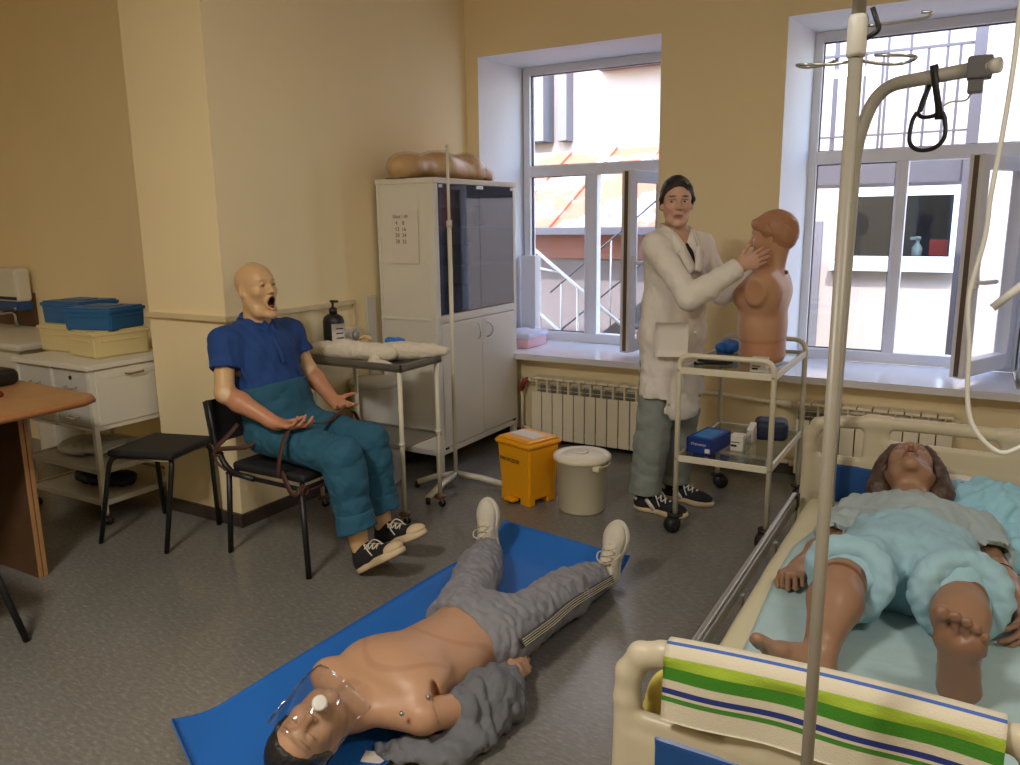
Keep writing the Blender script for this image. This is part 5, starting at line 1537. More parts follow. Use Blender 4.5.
# -- lifting pole with grab strap, front drip stand, infusion tube
M_CLAMP = mat('grey_clamp_plastic', rgb(96, 96, 100), .5)
M_POLE_L = mat('grey_ivory_pole', rgb(168, 164, 152), .4, var=.02)
def build_lifting_pole():
    x, y = -.382, 3.02
    t = thing('lifting_pole', 'ivory bent lifting pole rising from the head of the bed', 'bed pole', (x, 3.1, .2))
    R_ = .021
    path = round_path([(x - .030, 3.10, .20), (x - .028, 3.06, .60), (x - .010, 3.0, 1.70), (-.335, 2.995, 1.865), (-.02, 2.80, 1.868)], .10, 8)
    MB().tube(path, R_, 14).build('tube', M_POLE_L, t)
    c = Vector((-.045, 2.815, 1.868))
    MB().box(c - Vector((.035, .03, .032)), c + Vector((.030, .03, .032)), .008).box(c + Vector((-.03, -.02, -.07)), c + Vector((.01, .02, -.025)), .006).build('clamp', M_CLAMP, t)
    MB().lathe([(.001, 0), (.022, 0), (.022, .02), (.001, .022)], c + Vector((.028, -.014, .0)), 16, axis=(.85, -.5, 0)).build('end_cap', M_GREYB, t)
    s = thing('grab_strap', 'black webbing grab strap looped over the arm of the lifting pole', 'strap', (-.17, 2.9, 1.66))
    ax = Vector((.85, -.52, 0)).normalized()
    o = Vector((-.172, 2.897, 1.868))
    def Q(a, z, n=0.0): return o + ax * a + Vector((0, 0, z)) + Vector((-.52, -.85, 0)).normalized() * n
    b = MB()
    nn = Vector((-.52, -.85, .0))
    up = spline([Q(-.045, -.10, -.01), Q(-.035, -.04, -.024), Q(-.012, .020, -.02), Q(.0, .029, .0), Q(.015, .020, .022), Q(.03, -.04, .026), Q(.036, -.10, .012), Q(.030, -.13, .0)], 5)
    b.strap(up, [(p - o - ax * (p - o).dot(ax)).normalized() for p in up], .022, .005)
    lo = spline([Q(-.045, -.10), Q(-.060, -.13), Q(-.055, -.19, .01), Q(-.020, -.217, .012), Q(.030, -.215, .01), Q(.058, -.185, .005), Q(.050, -.13), Q(.032, -.10)], 5)
    b.strap(lo, nn, .012, .006)
    cr = spline([Q(-.045, -.10), Q(-.02, -.118, .008), Q(.02, -.118, .008), Q(.04, -.10)], 4)
    b.strap(cr, nn, .012, .005)
    b.build('webbing', M_BLACK, s)
    MB().tube(spline([Q(.035, -.10, .01), Q(.07, -.085, .01), Q(.11, -.085, .0), Q(.125, -.07, 0)], 4), .003, 6).build('cord', M_GREYB, s)
build_lifting_pole()
M_POLE = mat('grey_white_pole', rgb(138, 132, 118), .4, var=.02)
def build_front_stand():
    x, y = -.158, 1.15
    t = thing('drip_stand', 'large drip stand with wire hooks in front of the bed, nearest the camera', 'drip stand', (x, y, 0))
    MB().tube([(x, y, .06), (x, y, 1.66)], .0090, 16).build('pole', M_POLE, t)
    MB().tube([(x, y, 1.64), (x, y, 2.02)], .0085, 14).build('upper_pole', M_POLE, t)
    MB().lathe([(.001, -.025), (.0105, -.025), (.0122, -.020), (.0122, .020), (.0105, .025), (.001, .025)], (x, y, 1.672), 20).build('sleeve', M_GREYB, t)
    MB().tube(round_path([(x + .010, y, 1.668), (x + .026, y - .002, 1.676), (x + .016, y - .004, 1.703)], .006), .0032, 8).build('clamp_screw', M_BLACK, t)
    for z, rad, ph in ((1.642, .042, .2), (1.735, .055, 1.4)):
        for k in range(2):
            a = ph + k * math.pi
            dr = Vector((math.cos(a), math.sin(a), 0)); sd = Vector((-dr.y, dr.x, 0))
            o = Vector((x, y, z))
            MB().tube(spline([o + dr * .009, o + dr * .03 + sd * .010 - Vector((0, 0, .003)), o + dr * .055 + sd * .020 - Vector((0, 0, .003)), o + dr * .070 + sd * .004, o + dr * .058 - sd * .018, o + dr * .034 - sd * .018 + Vector((0, 0, .002)), o + dr * .022 - sd * .006 + Vector((0, 0, .005))], 6), .0021, 6).build('hook', M_STEEL, t)
    o = Vector((x, y, 1.683)); MB().tube(spline([o + Vector((.011, .0, 0)), o + Vector((.05, .0, .0)), o + Vector((.075, .004, .002)), o + Vector((.082, .008, .008)), o + Vector((.07, .014, .011))], 5), .0019, 6).build('hook', M_STEEL, t)
    for k in range(5):
        a = .35 + 2 * math.pi * k / 5
        d = Vector((math.cos(a), math.sin(a), 0))
        MB().strap([Vector((x, y, .085)), Vector((x, y, .075)) + d * .12, Vector((x, y, .062)) + d * .25], Vector((0, 0, 1)), .028, .020).build('foot_bar', M_IVORY, t)
        w_ = MB(); f_ = MB(); e = Vector((x, y, 0)) + d * .24; caster(w_, f_, e.x, e.y, .022, .018, .054, a); w_.build('wheel', M_BLACK, t)
build_front_stand()
def build_tube():
    t = thing('infusion_tube', 'clear white infusion tube hanging in a loop at the right edge above the bed', 'tube', (.1, 2.2, .42))
    pts = [(.03, 2.0, 2.15), (.026, 2.0, 1.90), (.0255, 2.0, 1.76), (.019, 2, 1.62), (.009, 2, 1.49), (.006, 2, 1.40), (-.012, 2, 1.275), (-.002, 2, 1.165), (.005, 2, 1.05), (.026, 2, .982), (.077, 2, .938), (.125, 2, .962), (.20, 2.0, 1.0), (.30, 2.05, .80), (.34, 2.15, .50), (.33, 2.3, .405)]
    MB().tube(spline(pts, 8), .0052, 10).build('tubing', M_TUBING, t)
    c = MB().tube([(.034, 2.0, 1.254), (.095, 2.0, 1.316)], .0085, 12); k = c.build('connector', M_TUBING, t)
    MB().tube([(.085, 2.0, 1.306), (.105, 2.0, 1.327)], .0098, 12).build('green_ring', mat('green_plastic', rgb(60, 130, 90), .4), k)
    MB().tube(spline([(.105, 2.0, 1.327), (.16, 2.0, 1.36), (.24, 2.02, 1.25), (.30, 2.05, .95), (.30, 2.05, .80)], 6), .005, 8).build('side_line', M_TUBING, t)
build_tube()

# ---------------------------------------------------------------- people and training mannequins
def skin(name, rough=0.5, bump=0.03, spec=.4):
    return mat(name, (1, 1, 1), rough, var=0.03, scale=8, bump=bump, bscale=40, attr='tone', spec=spec)
M_SKIN = skin('human_skin', .55)
M_VINYL = skin('tan_vinyl_skin', .42)
M_VINYLD = skin('brown_vinyl_skin', .38)
M_HAIRD = mat('dark_brown_hair', rgb(40, 30, 26), .5, var=.25, scale=30, bump=.4, bscale=90)
M_HAIRB = mat('brown_wig_hair', rgb(74, 56, 46), .5, var=.3, scale=30, bump=.6, bscale=80)
M_HAIRK = mat('black_moulded_hair', rgb(30, 28, 27), .5, var=.2, scale=20, bump=.5, bscale=70)
M_COAT = mat('white_coat_cotton', rgb(226, 220, 212), .85, var=.02, bump=.12, bscale=35)
M_JEANS = mat('washed_grey_denim', rgb(138, 146, 142), .85, var=.12, scale=10, bump=.2, bscale=120)
M_POLO = mat('royal_blue_knit', rgb(28, 66, 128), .85, var=.06, bump=.15, bscale=150)
M_TEAL = mat('teal_scrub_cotton', rgb(36, 88, 112), .85, var=.06, scale=9, bump=.15, bscale=40)
M_GREYP = mat('grey_tracksuit_cloth', rgb(132, 132, 138), .8, var=.05, bump=.15, bscale=50)
M_GREYS = mat('grey_shirt_jersey', rgb(104, 106, 110), .9, var=.06, bump=.2, bscale=45)
M_GOWN = mat('pale_grey_gown', rgb(158, 172, 174), .85, var=.06, scale=12, bump=.15, bscale=40)
M_AQUA = mat('pale_blue_nonwoven', rgb(148, 184, 196), .8, var=.05, scale=7, bump=.2, bscale=30)
mat('black_suede', rgb(26, 26, 29), .8, var=.15, scale=40)
mat('cream_rubber', rgb(208, 186, 148), .6, var=.05)
mat('off_white_laces', rgb(212, 200, 180), .8)
mat('white_leather', rgb(225, 220, 212), .5)
mat('off_white_canvas', rgb(206, 200, 184), .8, var=.05, bump=.2, bscale=80)
mat('grey_rubber', rgb(190, 186, 178), .6)
M_EYE = mat('eye_white', rgb(222, 216, 208), .25, var=.01)
M_DKSHIRT = mat('black_undershirt', rgb(30, 32, 36), .85)
BROWN = rgb(46, 34, 28)

def eyeballs(owner, H, iris, look=(0, 0), lid=True):
    """eyes set in the sockets: white, iris and pupil"""
    for s in (1, -1):
        c = H.P(.0725, s * .031, .0095)
        f = unit(H.A[0] + look[0] * H.A[1] + look[1] * H.A[2])
        def col(P, c=c, f=f):
            d = unit_rows(P - c) @ f
            return blend(rgb(224, 218, 210), P, [(sstep(d, .86, .90), iris), (sstep(d, .955, .975), (.01, .01, .01))])
        V, Fc = surface([ell(c, np.array([.0131, .0136, .0088]) * H.s, H.A)], .0016, 1)
        V = V + H.A[0] * .0012
        organic('eye', [(V, Fc)], M_EYEC, owner, col)
def unit_rows(P): return P / (np.linalg.norm(P, axis=1)[:, None] + 1e-9)
M_EYEC = mat('painted_eye', (1, 1, 1), .2, var=.0, attr='tone')

def torso(J, side, r=(.108, .098, .112), ratio=(1.42, 1.38, 1.42), sh=.05, nk=.055, front=None):
    q = [cone(J['pel'], J['wai'], r[0], r[1], .03, side, ratio[0]), cone(J['wai'], J['che'], r[1], r[2], .03, side, ratio[2])]
    q += [cone(J['shR'], J['che'], sh, r[2] * .75, .04), cone(J['shL'], J['che'], sh, r[2] * .75, .04)]
    m = V3(J['nec'])
    for s in ('shR', 'shL'):
        q += [cone(m, m + (V3(J[s]) - m) * .85, .045, .042, .035)]
    return q
def capped(X, Y, Z, c, d, r):
    """stays within r of the axis through c and a hand's breadth beyond it"""
    px, py, pz = X - c[0], Y - c[1], Z - c[2]
    t = px * d[0] + py * d[1] + pz * d[2]
    return np.maximum(np.sqrt(np.maximum(px * px + py * py + pz * pz - t * t, 0)) - r, t - .10)
def limb(a, b, c, ra, rb, rc, bulge=0.0, kk=.02, frac=.3):
    """two segments with a swelling below the middle joint"""
    a, b, c = V3(a), V3(b), V3(c)
    m = b + (c - b) * frac
    return [cone(a, b, ra, rb, kk), cone(b, m, rb, rb + bulge, kk), cone(m, c, rb + bulge, rc, kk)]
def arms(J, ra=.047, rb=.039, rc=.026, bulge=.003):
    return limb(J['shR'], J['elR'], J['wrR'], ra, rb, rc, bulge), limb(J['shL'], J['elL'], J['wrL'], ra, rb, rc, bulge)
def legs(J, ra=.082, rb=.056, rc=.037, bulge=.004):
    return limb(J['hiR'], J['knR'], J['anR'], ra, rb, rc, bulge), limb(J['hiL'], J['knL'], J['anL'], ra, rb, rc, bulge)

# ---- the standing person in a white coat
def build_person():
    F = unit([.87, -.5, 0]); Lf = unit([.5, .87, 0]); U = np.array([0, 0, 1.])
    t = thing('person', 'woman in a white lab coat holding the head of the torso bust', 'person', (-1.29, 3.72, 0))
    J = dict(pel=(-1.255, 3.72, .90), wai=(-1.25, 3.72, 1.06), che=(-1.245, 3.715, 1.24), nec=(-1.252, 3.705, 1.375),
             shR=(-1.305, 3.590, 1.325), shL=(-1.165, 3.835, 1.32), elR=(-1.10, 3.485, 1.10), wrR=(-.925, 3.645, 1.237),
             elL=(-1.07, 3.90, 1.09), wrL=(-.925, 3.93, 1.20), hiR=(-1.295, 3.65, .86), hiL=(-1.215, 3.79, .86),
             knR=(-1.315, 3.665, .48), knL=(-1.235, 3.84, .48), anR=(-1.355, 3.690, .10), anL=(-1.285, 3.915, .10))
    H = Head((-1.240, 3.688, 1.518), (.42, -.907, .0), (0.005, .003, 1), .93, 'closed', jaw=.78)
    aR, aL = arms(J, .044, .036, .024)
    lR, lL = legs(J, .078, .054, .036)
    neck = cone((-1.252, 3.71, 1.34), H.P(-.02, 0, -.05), .052, .046, .03)
    body = torso(J, Lf, (.10, .085, .098), (1.45, 1.35, 1.4)) + aR + aL + lR + lL + [neck]
    hR = hand(J['wrR'], (.78, .42, .42), (.05, .93, .1), (-.2, -.1, 1), .92, each=[(.35, .35, .3), (.3, .35, .3), (.3, .4, .3), (.35, .45, .3)], spread=.10, thumb_in=.1)
    hL = hand(J['wrL'], (.6, -.1, .75), (.1, -1, -.1), (-.8, 0, .5), .92, curl=(.35, .4, .3))
    sk = rgb(206, 164, 142)
    def col(P):
        Q = H.local(P)
        e = lambda c, r, s=.3: inell(Q, c, r, s)
        sp = [(e((.09, 0, -.061), (.03, .022, .0095)) * .85, rgb(164, 92, 86)), (e((.09, 0, -.061), (.03, .02, .0012), .8), rgb(90, 44, 42))]
        for s in (1, -1):
            sp += [(e((.08, s * .031, .0335), (.03, .019, .0038), .5), BROWN), (e((.08, s * .031, .0165), (.03, .0165, .0022), .6), BROWN),
                   (e((.07, s * .045, -.025), (.03, .022, .02), .6) * .25, rgb(206, 132, 120))]
        return blend(sk, P, sp)
    pieces = [surface(body, .007, 1), surface(H.prims() + [neck], .003, 1), surface(hR + aR[-1:], .0033, 1), surface(hL + aL[-1:], .0033, 1)]
    organic('body', pieces, M_SKIN, t, col)
    eyeballs(t, H, rgb(58, 38, 28), (-.28, -.02))
    # hair pulled back into a low knot
    hq = [H.E(-.020, 0, .044, .104, .081, .096), H.E(-.055, 0, -.005, .055, .072, .06, .03), H.E(-.112, 0, -.01, .034, .036, .034, .02)]
    PL = unit(-.40 * H.A[0] + .9 * H.A[2])
    hq += [H.E(.112, 0, -.015, .088, .062, .100, .008, '-'), half(H.P(.03, 0, .022), .73 * H.A[0] - H.A[2], .010), H.C((.088, .001, .098), (-.03, 0, .150), .002, .004, .006, '-')]
    hq += [H.C((.052, .0, .100), (.035, .055, .075), .010, .012, .012), H.C((.035, .055, .075), (.012, .076, .02), .012, .012, .012), H.C((.052, 0, .100), (.035, -.055, .075), .010, .012, .012), H.C((.035, -.055, .075), (.012, -.076, .02), .012, .012, .012), H.C((.012, .076, .02), (-.05, .070, -.02), .010, .012, .012), H.C((.012, -.076, .02), (-.05, -.070, -.02), .010, .012, .012), H.E(-.105, 0, -.03, .036, .036, .036, .02)]
    organic('hair', [surface(hq, .0035, 1, folds(3, .0022, .022, (1, 1, .3), H.A))], M_HAIRD, t)
    # lab coat
    skirt = [cone((-1.255, 3.72, 1.05), (-1.255, 3.72, .90), .104, .112, .03, Lf, 1.42), cone((-1.258, 3.72, .90), (-1.252, 3.72, .56), .112, .120, .03, Lf, 1.46)]
    cq = grown(torso(J, Lf, (.108, .102, .112), (1.36, 1.30, 1.28), .046), .012) + skirt + grown(limb(J['shR'], J['elR'], J['wrR'], .050, .045, .035, .001), .006) + grown(limb(J['shL'], J['elL'], J['wrL'], .050, .045, .035, .001), .006)
    cq += [Prim(lambda X, Y, Z: np.minimum(.612 - Z, np.maximum(.50 - Z, .095 - ((X + 1.245) * F[0] + (Y - 3.72) * F[1]) + .10 * (Z - .6))), [-9] * 3, [9] * 3, .004, '&'), Prim(cone(V3(J['nec']) + F * .01, V3(J['nec']) + F * .035 + U * .14, .058, .085).fn, [-1.5, 3.4, 1.28], [-1.0, 4, 1.6], .006, '-')]
    for a, e in (('wrR', 'elR'), ('wrL', 'elL')):
        d = unit(V3(J[a]) - V3(J[e])); c = V3(J[a]) - d * .012
        cq += [Prim((lambda c, d: lambda X, Y, Z: np.maximum(-((X - c[0]) * d[0] + (Y - c[1]) * d[1] + (Z - c[2]) * d[2]), capped(X, Y, Z, c, d, .075)))(c, d), c - .13, c + .13, .003, '-'),
               cone(c - d * .03, c + d * .05, .030, .031, .003, op='-')]
    # opening down the front below the buttons and the V at the neck
    vb = V3((-1.245, 3.715, 1.20)) + F * .130
    cq += [cone(vb, V3(J['nec']) + F * .090 + U * .02, .016, .066, .008, op='-'), cone(V3((-1.255, 3.72, .80)) + F * .19 + Lf * .02, V3((-1.255, 3.72, .44)) + F * .19 + Lf * .02, .002, .035, .008, op='-')]
    fo = folds(11, .009, .13, (1, 1, .45)); f2 = folds(12, .004, .05)
    coat = organic('lab_coat', [surface(cq, .0055, 1, lambda P: fo(P) + f2(P))], M_COAT, t)
    cl = MB()
    n0 = V3(J['nec'])
    for s in (1, -1):                                   # collar and lapels
        side = Lf * s
        pts = [n0 - F * .068 + U * .030, n0 - F * .02 + side * .072 + U * .026, n0 + F * .060 + side * .072 - U * .006, n0 + F * .118 + side * .052 - U * .075, n0 + F * .150 + side * .018 - U * .165]
        nr = [Vector(-F), Vector(side - F * .3 + U * .4), Vector(side + F * .5 + U * .7), Vector(F + side * .2 + U * .5), Vector(F + U * .2)]
        cl.strap(spline(pts, 5), [nr[min(4, i // 5)] for i in range(21)], .052, .006)
    cl.build('collar', M_COAT, coat)
    pk = MB()
    pc = V3((-1.255, 3.72, .90)) - Lf * .115 + F * .125
    nn = unit(-Lf * .6 + F * .8); uu = np.cross(nn, U)
    pk.sheet(lambda u, v: pc + nn * (.012 - .03 * (u - .5) ** 2) + uu * (u - .5) * .15 + U * (v - .5) * .16, 6, 4, .005)
    pk.build('pocket', M_COAT, coat)
    bt = MB()
    for z in (1.14, 1.03, .92): 
        p = V3((-1.254, 3.72, z)) + F * (.128 if z > 1 else .145) + Lf * .012
        bt.lathe([(.0001, -.002), (.009, -.002), (.009, .002), (.0001, .003)], p, 12, axis=F)
    bt.build('button', M_COAT, coat)
    organic('undershirt', [surface(grown(torso(J, Lf, (.10, .085, .098), (1.45, 1.35, 1.4)), .006) + [half((-1.25, 3.70, 1.38), U), half((0, 0, 1.1), -U), Prim(cone(V3(J['nec']) + F * .03, V3(J['nec']) + F * .06 + U * .1, .05, .06).fn, [-1.5, 3.4, 1.28], [-1.0, 4, 1.6], .006, '-')], .007)], M_DKSHIRT, t)
    # loose cropped jeans
    jq = limb(J['hiR'], J['knR'], (-1.362, 3.685, .10), .084, .082, .080, .0) + limb(J['hiL'], J['knL'], (-1.285, 3.905, .10), .084, .082, .078, .0)
    jq += [half((0, 0, .16), (0.05, 0, -1)), half((0, 0, .80), U), cone((-1.36, 3.685, .14), (-1.36, 3.685, .22), .055, .055, .004, op='-'), cone((-1.285, 3.905, .14), (-1.285, 3.905, .22), .055, .055, .004, op='-')]
    fj = folds(21, .009, .09, (.3, .3, 1))
    organic('jeans', [surface(jq, .006, 1, fj)], M_JEANS, t)
    make_shoe(t, (-1.415, 3.692, 0), (1, -.10, 0), U, ('black_suede', 'cream_rubber', 'white_leather'), 1.02, 'white_leather')
    make_shoe(t, (-1.345, 3.925, 0), (1, -.16, 0), U, ('black_suede', 'cream_rubber', 'white_leather'), 1.02, 'white_leather')
build_person()

# ---- the seated mannequin
def build_seated():
    t = thing('mannequin', 'bald open-mouthed mannequin in a blue polo and teal trousers, strapped to a chair', 'mannequin', (-2.55, 2.5, 0))
    side = np.array([0, 1., 0]); U = np.array([0, 0, 1.])
    J = dict(pel=(-2.645, 2.5, .56), wai=(-2.695, 2.5, .70), che=(-2.750, 2.5, .875), nec=(-2.758, 2.5, 1.0), shR=(-2.775, 2.325, .950), shL=(-2.760, 2.690, .945),
             elR=(-2.715, 2.255, .748), wrR=(-2.487, 2.315, .630), elL=(-2.705, 2.745, .765), wrL=(-2.530, 2.72, .640),
             hiR=(-2.63, 2.41, .545), hiL=(-2.63, 2.59, .545), knR=(-2.20, 2.395, .495), knL=(-2.23, 2.60, .51), anR=(-2.135, 2.40, .105), anL=(-2.165, 2.59, .13))
    H = Head((-2.739, 2.495, 1.168), (.986, -.065, .15), (-.15, -.01, .99), .97, 'open', brow=1.1)
    aR, aL = arms(J, .046, .040, .027)
    lR, lL = legs(J, .08, .056, .036)
    neck = cone(J['nec'], H.P(-.02, 0, -.05), .060, .056, .03)
    body = torso(J, side) + aR + aL + lR + lL + [neck]
    hR = hand(J['wrR'], (.93, .20, -.12), (.05, .25, 1), (0, 1, .1), .98, each=[(.25, .35, .3), (.35, .45, .35), (.45, .5, .4), (.5, .5, .4)], thumb_in=.4)
    hL = hand(J['wrL'], (.88, -.34, -.10), (-.1, -.35, 1), (.3, .9, .2), .98, each=[(.05, .2, .15), (.15, .25, .2), (.3, .3, .25), (.35, .4, .3)], spread=.2, thumb_in=.1)
    base = rgb(206, 168, 122); fore = rgb(190, 134, 101)
    def col(P):
        Q = H.local(P)
        e = lambda c, r, s=.3: inell(Q, c, r, s)
        sp = []
        for a, b in (('elR', 'wrR'), ('elL', 'wrL')):
            p, q = V3(J[a]), V3(J[b]); d = unit(q - p); along = (P - p) @ d
            rad = np.linalg.norm(P - p - along[:, None] * d, axis=1)
            sp += [(sstep(along, .015, .03) * (1 - sstep(rad, .10, .13)) * (along < .45), fore)]
            sp += [(inell(P, p + np.array([.03, -.02, 0]), (.024, .03, .03), .2), rgb(214, 186, 150))]
        sp += [(e((.085, 0, -.069), (.040, .0195, .026), .12), rgb(60, 20, 18)), (e((.084, 0, -.084), (.02, .012, .006), .3), rgb(170, 104, 84))]
        for s in (1, -1): sp += [(e((.085, s * .031, .0095), (.02, .010, .0045), .3), rgb(120, 84, 52)), (e((.08, s * .031, .033), (.03, .02, .003), .6) * .35, rgb(140, 100, 66))]
        return blend(base, P, sp)
    pieces = [surface(body, .007, 1), surface(H.prims() + [neck], .003, 1), surface(hR + aR[-1:], .0033, 1), surface(hL + aL[-1:], .0033, 1)]
    organic('body', pieces, M_VINYL, t, col)
    # polo shirt
    q = grown(torso(J, side), .014) + grown([cone(J['shR'], V3(J['shR']) + (V3(J['elR']) - V3(J['shR'])) * .52, .052, .056, .03), cone(J['shL'], V3(J['shL']) + (V3(J['elL']) - V3(J['shL'])) * .52, .052, .056, .03)], .006)
    for s, e in (('shR', 'elR'), ('shL', 'elL')):
        d = unit(V3(J[e]) - V3(J[s])); c = V3(J[s]) + (V3(J[e]) - V3(J[s])) * .52
        q += [Prim((lambda c, d: lambda X, Y, Z: np.maximum(-((X - c[0]) * d[0] + (Y - c[1]) * d[1] + (Z - c[2]) * d[2]), capped(X, Y, Z, c, d, .075)))(c, d), c - .13, c + .13, .003, '-'),
              cone(c - d * .03, c + d * .05, .046, .048, .003, op='-')]
    q += [Prim(cone(V3(J['nec']) + U * .02, V3(J['nec']) + U * .2, .064, .09).fn, [-3, 2.3, .96], [-2.5, 2.7, 1.2], .006, '-')]
    q += [half((-2.66, 2.5, .675), (0, 0, -1))]
    fo = folds(31, .010, .08, (.4, 1, .25))
    polo = organic('polo_shirt', [surface(q, .0055, 1, fo)], M_POLO, t)
    cq = []
    n0 = V3(J['nec']) + np.array([.005, 0, .015])
    ring = [n0 + np.array([.068 * math.cos(a) - .004, .072 * math.sin(a), .012 - .022 * math.cos(a)]) for a in np.linspace(.28, 2 * math.pi - .28, 22)]
    for a, b in zip(ring[:-1], ring[1:]): cq.append(cone(a + U * .012, b + U * .012, .0055, .0055, .004)); cq.append(cone(a * 1 + unit((a - n0) * [1, 1, 0]) * .010 - U * .008, b + unit((b - n0) * [1, 1, 0]) * .010 - U * .008, .006, .006, .012))
    for s in (0, -1):
        a = ring[s]; cq.append(cone(a + U * .01, a + np.array([.020, 0, -.026]), .005, .004, .008)); cq.append(cone(ring[2 if s == 0 else -3] - U * .006, a + np.array([.020, 0, -.026]), .008, .005, .01))
    organic('collar', [surface(cq, .0035, 1)], M_POLO, polo)
    pl = MB(); pl.strap(spline([(-2.662, 2.498, .975), (-2.640, 2.496, .94), (-2.618, 2.495, .90), (-2.600, 2.495, .85)], 5), Vector((1, -.05, .5)), .024, .003)
    pl.build('placket', M_POLO, polo)
    # trousers with turned up cuffs, pulled high over the shirt
    q = grown([cone(J['pel'], (-2.685, 2.5, .72), .116, .113, .03, side, 1.42)], .010)
    q += limb(J['hiR'], J['knR'], (-2.15, 2.40, .20), .093, .077, .068, .002, .03) + limb(J['hiL'], J['knL'], (-2.185, 2.60, .20), .093, .077, .068, .002, .03)
    dn = unit([.16, 0, -.98])
    q += [half((-2.69, 2.5, .745), (-.25, 0, 1)), half((-2.16, 2.4, .225), (.35, 0, -1), .004)]
    q = [p for p in q]
    fo = folds(41, .009, .085, (1, .25, 1)); f2 = folds(42, .004, .04, (1, .3, 1))
    tr = organic('trousers', [surface(q, .0055, 1, lambda P: fo(P) + f2(P))], M_TEAL, t)
    for k, (c, r) in enumerate((((-2.150, 2.398, .225), .076), ((-2.185, 2.60, .232), .076))):
        c = V3(c); ax = unit([.14, 0, -1]); e0 = unit(np.cross(ax, [0, 1, 0])); e1 = np.cross(ax, e0)
        rq = [cone(c - ax * .055, c + ax * .030, r, r + .010, .004), cone(c - ax * .09, c + ax * .06, r - .013, r - .004, .004, op='-'), half(c + ax * .035, ax + .25 * np.array([1., 0, 0]), .006), half(c - ax * .05, -ax, .01)]
        organic('turn_up', [surface(rq, .0045, 1, folds(43 + k, .005, .06))], M_TEAL, tr)
    make_shoe(t, (-2.135, 2.405, .004), (.86, -.06, .52), (-.5, 0, .86), ('black_suede', 'cream_rubber', 'off_white_laces'), 1.0, None, 'shoe', True)
    make_shoe(t, (-2.180, 2.595, .030), (.90, -.05, .42), (-.42, 0, .9), ('black_suede', 'cream_rubber', 'off_white_laces'), 1.0, None, 'shoe', True)
build_seated()

